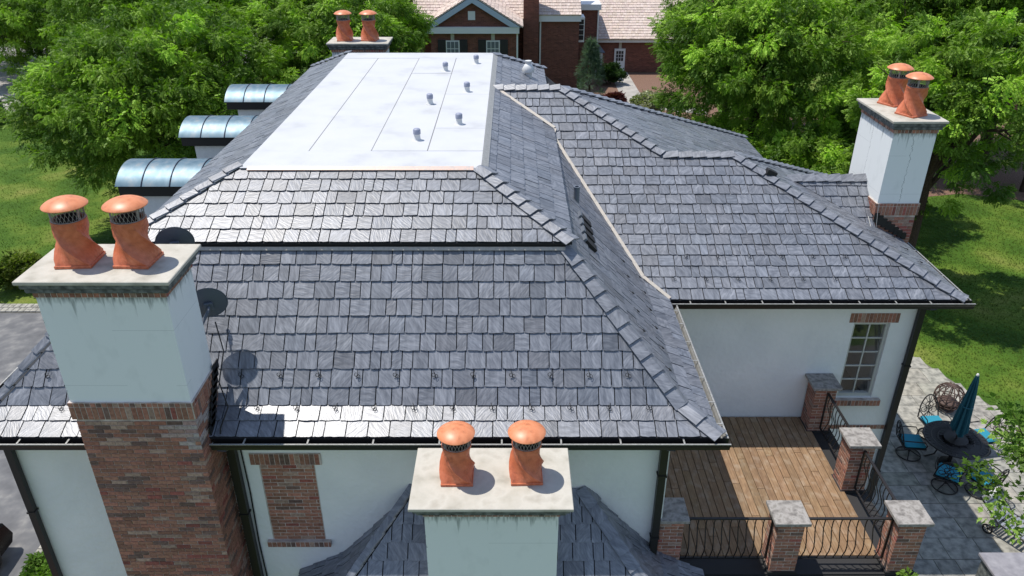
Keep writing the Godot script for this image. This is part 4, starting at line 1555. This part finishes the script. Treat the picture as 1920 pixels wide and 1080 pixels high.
	for q in [[4.75, 7.9, 3.55], [5.35, 7.85, 3.7], [5.75, 7.95, 3.9], [4.2, 7.8, 3.3]]:
		var t := thing("tall_shoot", P(q[0], 0, q[1]), ["leafy shoot at the bottom edge below the middle deck pillar", "leafy shoot at the bottom edge left of the corner pillar", "tallest leafy shoot at the bottom edge by the corner pillar", "leafy shoot at the bottom edge, leftmost of four"][k], "plant", "leafy shoots in front of the deck")
		k += 1
		var mb := MB.new()
		mb.tube([Vector3(0, -0.1, 0), Vector3(0.05, q[2] * 0.6, 0.02), Vector3(0, q[2], 0)], [0.025, 0.015, 0.005], 5)
		put(mb, "stem", M.bark, t)
		var buf := PackedFloat32Array()
		for i in 46:
			var y: float = q[2] * rf(0.55, 1.0)
			var b := frame(rdir() + Vector3.UP * 0.4).scaled(Vector3.ONE * rf(0.1, 0.17))
			push(buf, b, Vector3(rf(-0.16, 0.16), y, rf(-0.16, 0.16)) * Vector3((q[2] * 1.1 - y) / q[2] * 2.2, 1, (q[2] * 1.1 - y) / q[2] * 2.2), Color(0.13, 0.22, 0.03) * rf(0.7, 1.3))
		multi("foliage", leaf_mesh, M.leaf, buf, t)

func lawn_tufts() -> void:
	var buf := PackedFloat32Array()
	var nn := noise(301, 0.12, 3)
	for i in 70000:
		var x: float
		var d: float
		if i % 5 < 3:
			x = rf(8.5, 27.0)
			d = rf(16.0, 35.5)
			if x < patio_edge(d) + 0.1 or (d > 32.6 + 0.6 * sin(x) and x > 12.0):
				continue
		else:
			x = rf(-34.0, -8.5)
			d = rf(25.0, 46.0)
		var g := 0.5 + 0.5 * nn.get_noise_2d(x, d)
		var col := Color(0.05, 0.10, 0.014).lerp(Color(0.15, 0.19, 0.04), clampf(g + rf(-0.25, 0.25), 0.0, 1.0))
		var s := rf(0.035, 0.075)
		push(buf, Basis(Vector3.UP, rf(0, TAU)).scaled(Vector3(s, s * rf(0.7, 1.1), s)), P(x, -0.002, d), col)
	var o := multi("grass", blade_mesh, M.leaf, buf, self)
	tag(o, "short mown grass of the lawns", "grass", "", "stuff")

# ------------------------------------------------------------------ ground
func sheet(nm: String, pts: Array, m: Material, y := 0.0) -> MeshInstance3D:
	var mb := MB.new()
	var w := []
	for p in pts:
		w.append(P(p[0], y, p[1]))
	mb.slab(w, Vector3(0, -0.003, 0))
	return structure(mb, nm, m)

func patio_edge(d: float) -> float:
	if d < 16.5:
		return 13.3
	if d < 19.6:
		return lerpf(13.3, 12.1, (d - 16.5) / 3.1)
	if d < 22.5:
		return lerpf(12.1, 8.6, (d - 19.6) / 2.9)
	return 7.8

func grounds() -> void:
	sheet("ground", [[-400, -300], [400, -300], [400, 500], [-400, 500]], M.lawn, -0.004)
	sheet("driveway", [[-40, -6], [-10.15, -6], [-10.15, 22.2], [-40, 22.2]], M.asphalt, 0.004)
	sheet("road", [[-70, 44], [-31.5, 46.2], [-25.5, 56], [-8, 78], [-70, 84]], M.concrete_road, 0.004)
	sheet("planting_bed", [[-9.75, -4], [-7.3, -4], [-7.3, 22.2], [-9.75, 22.2]], M.mulch, 0.004)
	sheet("mulch_bed", [[12.5, 32.8], [17, 32.4], [20.5, 33.2], [26, 31.2], [34, 31], [34, 46], [9, 46], [10, 34]], M.mulch, 0.006)
	sheet("front_bed", [[2.3, 5.5], [6.9, 5.5], [6.9, 12.7], [2.3, 12.7]], M.mulch, 0.008)
	sheet("garden_bed", [[4.6, 44], [12, 40], [14, 58.3], [6.2, 58.3], [4.6, 53]], M.mulch, 0.006)
	sheet("garden_path", [[5.5, 49.5], [12, 46.5], [12, 47.8], [8.6, 50.0], [8.6, 58.3], [7.3, 58.3], [7.2, 50.8]], M.concrete_road, 0.012)
	# paver borders of the drive
	var pb := sheet("paver_border", [[-10.15, -4], [-9.75, -4], [-9.75, 22.8], [-10.15, 22.8]], M.joint_sand, 0.008)
	var d := 9.6
	while d < 13.4:
		for j in 2:
			var mb := MB.new()
			var g := rf(0.95, 1.25)
			mb.col = Color(g * 1.08, g * 0.98, g * 0.92)
			mb.cbox(P(-10.05 + 0.2 * j, 0.03, d + 0.05 * j), Vector3(0.188, 0.06, 0.1), 0.008)
			put(mb, "paver", M.paving, pb)
		d += 0.11
	var pb2 := sheet("paver_border", [[-40, 22.2], [-10.15, 22.2], [-10.15, 22.8], [-40, 22.8]], M.joint_sand, 0.008)
	for i in 44:
		for j in 2:
			var mb := MB.new()
			var g := rf(1.0, 1.25)
			mb.col = Color(g * 1.06, g * 0.98, g * 0.95)
			mb.cbox(P(-19.5 + 0.2 * i + 0.1 * j, 0.03, 22.36 + 0.27 * j), Vector3(0.19, 0.06, 0.25), 0.01)
			put(mb, "paver", M.paving, pb2)
	# patio of large stone slabs
	var pt := sheet("patio", [[6.9, 5.5], [13.4, 5.5], [13.3, 16.5], [12.1, 19.6], [8.6, 22.5], [7.8, 22.5], [7.8, 12.7], [6.9, 12.7]], M.joint_sand, 0.01)
	var z := 8.4
	while z < 22.3:
		var hgt: float = [0.45, 0.6, 0.6, 0.75][rng.randi() % 4]
		var x := 6.92 if z < 12.2 else 7.84
		x -= rf(0.0, 0.3)
		while x < patio_edge(z + hgt * 0.5):
			var w: float = [0.45, 0.6, 0.75, 0.9, 1.05][rng.randi() % 5]
			var x0 := maxf(x, 6.92 if z < 12.2 else 7.84)
			var x1 := minf(x + w, patio_edge(z + hgt * 0.5))
			if x1 - x0 > 0.12:
				var mb := MB.new()
				var g := rf(0.82, 1.12)
				mb.col = Color(g * rf(0.97, 1.03), g, g * rf(0.95, 1.06))
				mb.cbox(P((x0 + x1) * 0.5, 0.012 + rf(0, 0.004), z + hgt * 0.5), Vector3(x1 - x0 - 0.012, 0.03, hgt - 0.012), 0.004)
				put(mb, "paving_stone", M.paving, pt)
			x += w
		z += hgt
	var gp := thing("gate_pillar", P(-31.8, 0, 46.0), "low dark stone gate pillar with pale cap at the left edge", "pillar")
	var a := MB.new()
	a.cbox(Vector3(0, 0.5, 0), Vector3(2.0, 1.0, 0.9), 0.02)
	put(a, "base", M.dark_stone, gp)
	a = MB.new()
	a.cbox(Vector3(0, 1.06, 0), Vector3(2.3, 0.14, 1.15), 0.02)
	put(a, "cap", M.cap_stone, gp)

# ------------------------------------------------------------------ neighbouring brick house
func shakes(parent: Node3D, A: Vector3, B: Vector3, C: Vector3, D: Vector3) -> void:  # A-B eave, D-C top
	var mb := MB.new()
	mb.slab([A, B, C, D], -newell([A, B, C]) * 0.05)
	var o := put(mb, "shake_roof", M.cedar, parent)
	var N := newell([A, B, C])
	var rows := int((D - A).length() / 0.26)
	var all := MB.new()
	for r in rows:
		var f0 := float(r) / rows
		var f1 := (r + 1.15) / rows
		var l0 := A.lerp(D, f0)
		var r0 := B.lerp(C, f0)
		var l1 := A.lerp(D, f1)
		var r1 := B.lerp(C, f1)
		var len := l0.distance_to(r0)
		var x := 0.0
		while x < len - 0.02:
			var w := minf(rf(0.14, 0.36), len - x)
			var g := rf(0.82, 1.12)
			all.col = Color(g, g * rf(0.96, 1.0), g * rf(0.93, 1.0))
			var a := l0.lerp(r0, x / len) + N * rf(0.035, 0.055)
			var b := l0.lerp(r0, (x + w - 0.012) / len) + N * rf(0.035, 0.055)
			var cc := l1.lerp(r1, (x + w - 0.012) / len) + N * 0.012
			var dd := l1.lerp(r1, x / len) + N * 0.012
			all.quad(a, b, cc, dd, N)
			all.quad(a, b, b - N * 0.03, a - N * 0.03, (A - D))
			x += w
	var s := put(all, "shakes", M.cedar, o)
	s.set_meta("kind", "stuff")

func neighbour() -> void:
	var t := thing("brick_house", P(0, 0, 54), "large dark red brick house with pale shake roofs beyond the trees", "house")
	var off := -t.position
	var bx := func(nm: String, x0: float, x1: float, y0: float, y1: float, d0: float, d1: float, m: Material, parent: Node3D = null) -> MeshInstance3D:
		var mb := MB.new()
		mb.box(P((x0 + x1) * 0.5, (y0 + y1) * 0.5, (d0 + d1) * 0.5), Vector3(x1 - x0, y1 - y0, d1 - d0))
		return put(mb, nm, m, parent if parent else t, off if parent == null else Vector3.ZERO)
	var roof := Node3D.new()
	roof.name = "roof"
	t.add_child(roof)
	roof.position = off
	var fbk: Material = M.far_brick
	# gabled pavilion
	bx.call("wall", -5.1, 0.27, -0.5, 4.24, 50.0, 56.0, fbk)
	bx.call("cornice", -5.35, 0.45, 4.24, 4.62, 49.75, 56.0, M.white_trim)
	var gb := MB.new()
	gb.slab([P(-5.05, 4.62, 50.0), P(0.22, 4.62, 50.0), P(-2.5, 6.2, 50.0)], Vector3(0, 0, -0.3))
	put(gb, "gable", fbk, t, off)
	for s in [-1.0, 1.0]:
		var e := P(-2.45 + s * 2.98, 4.62, 49.7)
		var ap := P(-2.45, 6.42, 49.7)
		var rk := MB.new()
		rk.slab([e, ap, ap - Vector3(0, 0.36, 0), e - Vector3(s * 0.6, 0, 0)], Vector3(0, 0, -0.28))
		put(rk, "raking_cornice", M.blue_trim, t, off)
		var e2 := e + Vector3(s * 0.15, 0.02, 0)
		var ap2 := ap + Vector3(0, 0.1, 0)
		shakes(roof, e2, e2 + P(0, 0, 8), ap2 + P(0, 0, 8), ap2)
	bx.call("gable_vent", -2.72, -2.28, 5.02, 5.54, 49.95, 50.0, M.white_trim)
	for x in [-4.15, -1.62]:
		var w: MeshInstance3D = bx.call("window", x, x + 0.86, 1.9, 3.8, 49.9, 49.97, M.white_trim)
		for i in 3:
			for j in 4:
				bx.call("pane", x + 0.07 + i * 0.25, x + 0.28 + i * 0.25, 1.98 + j * 0.45, 2.38 + j * 0.45, 49.885, 49.905, M.lead_pipe, w)
		bx.call("shutter", x - 0.5, x - 0.02, 1.9, 3.85, 49.9, 49.98, M.shutter)
		bx.call("shutter", x + 0.88, x + 1.36, 1.9, 3.85, 49.9, 49.98, M.shutter)
		bx.call("keystone", x + 0.32, x + 0.54, 3.82, 4.22, 49.92, 49.99, M.cap_stone)
	# main range behind
	bx.call("wall", -11.0, 1.85, -0.5, 4.3, 53.6, 60.0, fbk)
	bx.call("cornice", -11.2, 1.8, 4.3, 4.55, 53.4, 60.0, M.white_trim)
	shakes(roof, P(-11.5, 4.55, 53.3), P(2.0, 4.55, 53.3), P(2.0, 9.2, 60.0), P(-11.5, 9.2, 60.0))
	# chimneys
	bx.call("chimney", -7.5, -6.3, -0.5, 9.0, 50.5, 51.8, fbk)
	bx.call("chimney", 0.75, 1.75, -0.5, 9.0, 52.6, 53.8, fbk)
	# second block with cornice
	bx.call("wall", 1.86, 4.45, -0.5, 4.45, 53.2, 58.0, fbk)
	bx.call("cornice", 1.78, 4.55, 4.45, 4.86, 53.0, 58.2, M.white_trim)
	shakes(roof, P(1.75, 4.87, 52.95), P(4.55, 4.87, 52.95), P(4.55, 9.0, 58.6), P(1.75, 9.0, 58.6))
	bx.call("downpipe", 1.83, 1.93, -0.5, 4.45, 53.1, 53.19, M.white_trim)
	bx.call("downpipe", 0.28, 0.38, -0.5, 4.3, 49.95, 50.05, M.white_trim)
	var bw: MeshInstance3D = bx.call("bay_window", 4.46, 4.86, 3.0, 4.6, 53.8, 55.2, M.white_trim)
	for j in 4:
		bx.call("pane", 4.44, 4.46, 3.15 + j * 0.34, 3.44 + j * 0.34, 53.9, 54.5, M.shutter, bw)
		bx.call("pane", 4.5, 4.8, 3.15 + j * 0.34, 3.44 + j * 0.34, 53.78, 53.8, M.shutter, bw)
	bx.call("wall", 4.46, 6.0, -0.5, 4.7, 56.5, 60.0, fbk)
	bx.call("cornice", 4.4, 6.2, 4.7, 5.08, 56.3, 60.0, M.white_trim)
	bx.call("downpipe", 5.98, 6.08, -0.5, 4.7, 56.4, 56.5, M.white_trim)
	# low wing with white door
	bx.call("wall", 6.02, 13.0, -0.5, 2.2, 58.4, 63.0, fbk)
	bx.call("cornice", 6.0, 13.2, 2.2, 2.46, 58.1, 63.0, M.white_trim)
	shakes(roof, P(6.05, 2.47, 57.95), P(13.2, 2.47, 57.95), P(13.2, 7.0, 64.5), P(6.05, 7.0, 64.5))
	var door: MeshInstance3D = bx.call("door", 7.55, 8.35, -0.1, 1.72, 58.3, 58.42, M.white_trim)
	for i in 3:
		for j in 3:
			bx.call("pane", 7.68 + i * 0.19, 7.83 + i * 0.19, 0.85 + j * 0.25, 1.06 + j * 0.25, 58.285, 58.31, M.shutter, door)
	bx.call("keystone", 7.85, 8.05, 1.74, 2.15, 58.32, 58.41, M.cap_stone)
	var b2: MeshInstance3D = bx.call("bay_window", 6.0, 6.6, -0.05, 1.6, 57.6, 58.4, M.white_trim)
	for j in 5:
		bx.call("pane", 6.08, 6.36, 0.1 + j * 0.28, 0.34 + j * 0.28, 57.58, 57.6, M.shutter, b2)
	var lr := MB.new()
	lr.slab([P(5.95, 1.62, 57.5), P(6.75, 1.62, 57.5), P(6.3, 2.15, 58.4), P(5.95, 2.15, 58.4)], Vector3(0, -0.05, 0))
	put(lr, "bay_roof", M.lead_pipe, t, off)

# ------------------------------------------------------------------ furniture and car
func patio_chair() -> Node3D:
	var t := thing("patio_chair", Vector3.ZERO, "", "chair", "swivel chairs round the patio table")
	var m := MB.new()
	m.ring(Vector3(0, 0.03, 0), 0.28, 0.016)
	for i in 4:
		var a := TAU * i / 4.0 + 0.4
		m.tube([Vector3(cos(a) * 0.28, 0.035, sin(a) * 0.28), Vector3(cos(a) * 0.12, 0.1, sin(a) * 0.12), Vector3(0, 0.16, 0)], 0.013, 6)
	m.tube([Vector3(0, 0.12, 0), Vector3(0, 0.36, 0)], 0.03, 8)
	put(m, "swivel_base", M.iron, t)
	m = MB.new()
	m.cbox(Vector3(0, 0.38, 0), Vector3(0.54, 0.03, 0.54), 0.01)
	put(m, "seat", M.iron, t)
	m = MB.new()
	m.cbox(Vector3(0, 0.435, 0.01), Vector3(0.5, 0.085, 0.5), 0.035)
	put(m, "cushion", M.cushion, t)
	m = MB.new()  # chair faces +z, the back stands at -z
	var arch := []
	for i in 13:
		var f := i / 12.0
		arch.append(Vector3(-0.27 + 0.54 * f, 0.4 + 0.6 * pow(sin(PI * f), 0.45), -0.27 - 0.14 * pow(sin(PI * f), 0.45)))
	m.tube(arch, 0.016, 6)
	for i in 6:
		var x := -0.2 + 0.08 * i
		var top := 0.4 + 0.57 * pow(sin(PI * (x + 0.27) / 0.54), 0.45)
		m.tube([Vector3(x, 0.4, -0.27), Vector3(-x * 0.6, 0.4 + (top - 0.4) * 0.5, -0.34), Vector3(x, top, -0.27 - 0.14 * (top - 0.4) / 0.6)], 0.008, 5)
	m.ring(Vector3(0, 0.72, -0.345), 0.1, 0.009, Basis(Vector3.RIGHT, 1.35), 14, 5)
	m.ring(Vector3(0.13, 0.6, -0.32), 0.07, 0.008, Basis(Vector3.RIGHT, 1.35), 12, 5)
	m.ring(Vector3(-0.13, 0.6, -0.32), 0.07, 0.008, Basis(Vector3.RIGHT, 1.35), 12, 5)
	put(m, "backrest", M.iron, t)
	for s in [-1.0, 1.0]:
		m = MB.new()
		m.tube([Vector3(s * 0.27, 0.62, -0.3), Vector3(s * 0.31, 0.64, -0.1), Vector3(s * 0.31, 0.63, 0.16), Vector3(s * 0.3, 0.52, 0.24), Vector3(s * 0.27, 0.39, 0.2)], 0.014, 6)
		put(m, "armrest", M.iron, t)
	return t

func furniture() -> void:
	var C := P(10.72, 0.03, 14.75)
	var t := thing("patio_table", C, "round black cast metal patio table with lattice top", "table")
	var m := MB.new()
	m.ring(Vector3(0, 0.72, 0), 0.71, 0.022, Basis(), 40, 6)
	for r in [0.12, 0.26, 0.4, 0.55]:
		m.ring(Vector3(0, 0.725, 0), r, 0.014, Basis(), 32, 5)
	for i in 36:
		var a := TAU * i / 36.0
		m.bar(Vector3(cos(a) * 0.05, 0.724, sin(a) * 0.05), Vector3(cos(a) * 0.71, 0.724, sin(a) * 0.71), 0.1, 0.012)
	put(m, "table_top", M.iron, t)
	m = MB.new()
	m.lathe([Vector2(0.0, 0.742), Vector2(0.27, 0.74), Vector2(0.27, 0.755), Vector2(0.0, 0.757)], Vector3.ZERO, 28)
	put(m, "lazy_susan", M.iron, t)
	for i in 4:
		var a := TAU * i / 4.0 + 0.5
		var d := Vector3(cos(a), 0, sin(a))
		m = MB.new()
		m.tube([d * 0.5 + Vector3.UP * 0.7, d * 0.28 + Vector3.UP * 0.42, d * 0.34 + Vector3.UP * 0.15, d * 0.52], 0.02, 6)
		put(m, "leg", M.iron, t)
	var u := thing("parasol", C, "closed teal parasol standing through the patio table", "parasol")
	m = MB.new()
	m.tube([Vector3(0, 0.0, 0), Vector3(0, 2.55, 0)], 0.02, 8)
	put(m, "pole", M.iron, u)
	m = MB.new()
	m.lathe([Vector2(0.0, 0.0), Vector2(0.22, 0.0), Vector2(0.2, 0.05), Vector2(0.04, 0.09), Vector2(0.03, 0.3)], Vector3.ZERO, 20)
	put(m, "base", M.iron, u)
	m = MB.new()  # folded canopy: eight deep pleats
	var rows := []
	for i in 9:
		var f := i / 8.0
		var rr := []
		for s in 64:
			var a := TAU * s / 64.0
			var r := (0.03 + 0.125 * pow(1.0 - f, 0.8)) * (1.0 + 0.34 * cos(8.0 * a + 1.5 * f) + 0.1 * cos(3.0 * a + f * 4.0))
			rr.append(Vector3(cos(a) * r, lerpf(0.98 + 0.05 * cos(8.0 * a) + 0.08 * cos(2.0 * a), 2.58, f), sin(a) * r))
		rows.append(rr)
	for i in 8:
		for s in 64:
			var e := (s + 1) % 64
			m.quad(rows[i][s], rows[i][e], rows[i + 1][e], rows[i + 1][s], Vector3(rows[i][s].x, 0, rows[i][s].z))
	for s in range(1, 63):
		m.tri(rows[8][0], rows[8][s], rows[8][s + 1], Vector3.UP)
	put(m, "canopy", M.canvas_teal, u)
	m = MB.new()
	m.ring(Vector3(0, 1.72, 0), 0.12, 0.022, Basis(), 24, 6)
	put(m, "tie", M.canvas_teal, u)
	m = MB.new()
	m.lathe([Vector2(0.0, 2.56), Vector2(0.03, 2.57), Vector2(0.034, 2.6), Vector2(0.02, 2.63), Vector2(0.0, 2.64)], Vector3.ZERO, 14)
	put(m, "finial", M.vent_white, u)
	var ch := patio_chair()
	var spots := [[-0.85, 0.3, "black swivel chair with teal cushion left of the patio table"], [0.05, 1.05, "swivel chair with teal cushion behind the patio table"], [-0.52, -0.86, "swivel chair in front of the patio table, its lattice back to the viewer"], [0.2, -1.02, "swivel chair at the front right of the patio table"], [1.0, 0.5, "teal cushioned swivel chair right of the closed parasol"]]
	for i in spots.size():
		var q = spots[i]
		var o := ch if i == 0 else dup(ch, q[2])
		o.set_meta("label", q[2])
		o.position = C + P(q[0], 0.0, q[1])
		o.rotation.y = atan2(-q[0], q[1]) + [0.25, 0.1, -0.1, 0.2, -0.3][i]
	# round wicker chair
	var w := thing("wicker_chair", P(11.75, 0.03, 16.95), "round brown wicker ball shaped chair beside the lawn", "chair")
	m = MB.new()
	for i in 7:
		m.ring(Vector3(0, 0.4, 0), 0.37, 0.016, Basis(Vector3.UP, PI * i / 7.0) * Basis(Vector3.RIGHT, PI / 2.0), 28, 5)
	for y in [-0.22, -0.08, 0.08, 0.22]:
		m.ring(Vector3(0, 0.4 + y, 0), sqrt(0.137 - y * y), 0.012, Basis(), 28, 5)
	put(m, "wicker_shell", M.wicker, w)
	m = MB.new()
	m.lathe([Vector2(0.0, 0.14), Vector2(0.22, 0.17), Vector2(0.27, 0.24), Vector2(0.2, 0.31), Vector2(0.0, 0.33)], Vector3.ZERO, 24)
	put(m, "seat_pad", M.wicker, w)
	m = MB.new()
	m.ring(Vector3(0, 0.025, 0), 0.2, 0.022, Basis(), 24, 5)
	put(m, "base_ring", M.wicker, w)
	# wheeled lounge chair
	var l := thing("lounge_chair", P(10.95, 0.03, 12.2), "grey metal lounge chair on wheels at the right of the patio", "lounge chair", "", 0.55)
	for s in [-1.0, 1.0]:
		m = MB.new()
		m.tube([Vector3(s * 0.3, 0.3, 0.95), Vector3(s * 0.3, 0.34, 0.2), Vector3(s * 0.3, 0.36, -0.35), Vector3(s * 0.3, 0.75, -0.85)], 0.02, 6)
		m.tube([Vector3(s * 0.3, 0.33, 0.5), Vector3(s * 0.31, 0.0, 0.55)], 0.018, 6)
		m.tube([Vector3(s * 0.3, 0.35, -0.3), Vector3(s * 0.31, 0.12, -0.5)], 0.018, 6)
		put(m, "side_rail", M.iron, l)
		m = MB.new()
		m.ring(Vector3(s * 0.34, 0.12, -0.5), 0.1, 0.02, Basis(Vector3.FORWARD, PI / 2.0), 20, 6)
		for i in 3:
			var a := PI * i / 3.0
			m.bar(Vector3(s * 0.34, 0.12 + 0.1 * sin(a), -0.5 + 0.1 * cos(a)), Vector3(s * 0.34, 0.12 - 0.1 * sin(a), -0.5 - 0.1 * cos(a)), 0.012, 0.012)
		put(m, "wheel", M.iron, l)
	m = MB.new()
	for i in 14:
		m.cbox(Vector3(0, 0.36, -0.3 + 0.09 * i), Vector3(0.58, 0.014, 0.055), 0.004)
	put(m, "seat", M.grey_metal, l)
	m = MB.new()
	for i in 7:
		m.cbox(Vector3(0, 0.40 + 0.055 * i, -0.4 - 0.07 * i), Vector3(0.58, 0.014, 0.055), 0.004, Basis(Vector3.RIGHT, 0.66))
	put(m, "backrest", M.grey_metal, l)
	m = MB.new()
	m.lathe([Vector2(0.0, -0.24), Vector2(0.07, -0.23), Vector2(0.085, 0.0), Vector2(0.07, 0.23), Vector2(0.0, 0.24)], Vector3.ZERO, 16)
	var hp := put(m, "head_roll", M.pale_cushion, l)
	hp.transform = Transform3D(Basis(Vector3.FORWARD, PI / 2.0), Vector3(0, 0.78, -0.75))
	# grey topped cabinet in the corner
	var g := thing("grill_cabinet", P(10.2, 0.02, 10.55), "grey topped outdoor cabinet at the bottom right corner of the patio", "cabinet")
	m = MB.new()
	m.cbox(Vector3(0, 0.45, 0), Vector3(1.9, 0.9, 0.78), 0.02)
	put(m, "cabinet_body", M.dark_stone, g)
	m = MB.new()
	m.cbox(Vector3(0, 0.93, 0), Vector3(2.0, 0.07, 0.9), 0.012)
	put(m, "counter_top", M.grey_cover, g)
	for i in 3:
		m = MB.new()
		m.cbox(Vector3(-0.6 + 0.6 * i, 0.45, 0.395), Vector3(0.54, 0.7, 0.02), 0.008)
		put(m, "cabinet_door", M.dark_stone, g)

func car() -> void:
	var t := thing("parked_car", P(-11.5, 0.01, 9.8), "black car parked on the drive at the bottom left edge", "car", "", PI)
	var side := [Vector2(-2.3, 0.35), Vector2(-2.28, 0.75), Vector2(-2.1, 0.92), Vector2(-1.75, 0.98), Vector2(-1.1, 1.0), Vector2(0.95, 0.95), Vector2(1.9, 0.86), Vector2(2.25, 0.7), Vector2(2.32, 0.4), Vector2(2.2, 0.25), Vector2(-2.2, 0.25)]
	var cab := [Vector2(-1.9, 0.97), Vector2(-1.35, 1.38), Vector2(-0.7, 1.47), Vector2(0.1, 1.43), Vector2(0.95, 0.95)]
	var loft := func(pr: Array, hw: float, inset: float, y0: float, y1: float) -> MB:
		var m := MB.new()
		for i in pr.size():
			var p: Vector2 = pr[i]
			var q: Vector2 = pr[(i + 1) % pr.size()]
			var wp := hw - inset * clampf((p.y - y0) / (y1 - y0), 0.0, 1.0)
			var wq := hw - inset * clampf((q.y - y0) / (y1 - y0), 0.0, 1.0)
			var mid := Vector3(0, (y0 + y1) * 0.5, 0)
			var hint := Vector3(0, (p.y + q.y) * 0.5, (p.x + q.x) * 0.5) - mid
			m.quad(Vector3(-wp + 0.08, p.y, p.x), Vector3(wp - 0.08, p.y, p.x), Vector3(wq - 0.08, q.y, q.x), Vector3(-wq + 0.08, q.y, q.x), hint)
			var c := Vector3(0, (y0 + y1) * 0.5, 0)
			for s in [-1.0, 1.0]:
				var a := Vector3(s * wp, lerpf(c.y, p.y, 0.94), p.x * 0.975)
				var b := Vector3(s * wq, lerpf(c.y, q.y, 0.94), q.x * 0.975)
				m.quad(Vector3(s * (wp - 0.08), p.y, p.x), Vector3(s * (wq - 0.08), q.y, q.x), b, a, Vector3(s, 0, 0) + hint * 0.3)
				m.tri(a, b, Vector3(s * (hw - inset * 0.3), c.y, 0), Vector3(s, 0, 0))
		return m
	put(loft.call(side, 0.9, 0.12, 0.3, 1.0), "body", M.car_paint, t)
	put(loft.call(cab, 0.8, 0.2, 0.95, 1.47), "cabin", M.car_paint, t)
	var gl := MB.new()
	for s in [-1.0, 1.0]:
		gl.quad(Vector3(s * 0.775, 1.02, -1.4), Vector3(s * 0.775, 1.02, 0.6), Vector3(s * 0.665, 1.36, 0.1), Vector3(s * 0.665, 1.36, -1.15), Vector3(s, 0, 0))
	put(gl, "side_glass", M.shutter, t)
	for s in [-1.0, 1.0]:
		for z in [-1.45, 1.45]:
			var m := MB.new()
			m.ring(Vector3(s * 0.82, 0.33, z), 0.24, 0.1, Basis(Vector3.FORWARD, PI / 2.0), 28, 8)
			var wh := put(m, "wheel", M.tyre, t)
			m = MB.new()
			for i in 5:
				var a := TAU * i / 5.0
				m.bar(Vector3(s * 0.88, 0.33, z), Vector3(s * 0.88, 0.33 + 0.2 * sin(a), z + 0.2 * cos(a)), 0.05, 0.03)
			m.ring(Vector3(s * 0.87, 0.33, z), 0.2, 0.02, Basis(Vector3.FORWARD, PI / 2.0), 24, 5)
			put(m, "rim", M.rim, wh)
		var tl := MB.new()
		tl.cbox(Vector3(s * 0.68, 0.8, -2.25), Vector3(0.3, 0.12, 0.08), 0.02)
		put(tl, "tail_lamp", M.tail_lamp, t)

# ------------------------------------------------------------------ build
func _ready() -> void:
	rng.seed = 20240
	var cam := Camera3D.new()
	cam.name = "camera"
	cam.position = Vector3(0, EYE, 0)
	cam.rotation_degrees = Vector3(-TILT, 0, 0)
	cam.fov = rad_to_deg(2.0 * atan(540.0 / LENS))
	cam.near = 0.1
	cam.far = 1500.0
	cam.current = true
	add_child(cam)
	var env := Environment.new()
	env.background_mode = Environment.BG_SKY
	var sm := ProceduralSkyMaterial.new()
	sm.sky_top_color = Color(0.48, 0.57, 0.72)
	sm.sky_horizon_color = Color(0.79, 0.83, 0.88)
	sm.sky_curve = 0.18
	sm.ground_bottom_color = Color(0.22, 0.26, 0.16)
	sm.ground_horizon_color = Color(0.55, 0.6, 0.6)
	sm.sky_energy_multiplier = 1.12
	var sky := Sky.new()
	sky.sky_material = sm
	env.sky = sky
	env.tonemap_mode = Environment.TONE_MAPPER_LINEAR
	env.tonemap_exposure = 1.12
	env.sdfgi_enabled = true
	env.ssao_enabled = true
	env.ssil_enabled = true
	var we := WorldEnvironment.new()
	we.name = "environment"
	we.environment = env
	add_child(we)
	var sun := DirectionalLight3D.new()
	sun.name = "sun"
	sun.light_energy = 1.4
	sun.light_color = Color(1.0, 0.98, 0.95)
	sun.light_angular_distance = 0.5
	sun.shadow_enabled = true
	add_child(sun)
	sun.look_at_from_position(Vector3.ZERO, Vector3(0.35, -1.0, 0.16), Vector3.FORWARD)

	materials()
	grounds()
	house = thing("slate_roofed_house", P(-2.5, 0, 8.8), "white stucco house with grey slate hipped roofs and clay chimney pots", "house")
	roofs()
	walls()
	bay_roof()
	chimneys()
	dormers()
	deck()
	roof_fittings()
	place_pieces("slate", 300, "slates")
	place_pieces("brick", 300, "bricks")
	place_pieces("hip_slate", 300, "hip_slates")
	place_pieces("ridge_slate", 300, "ridge_slates")
	neighbour()
	furniture()
	car()
	plants()
	lawn_tufts()
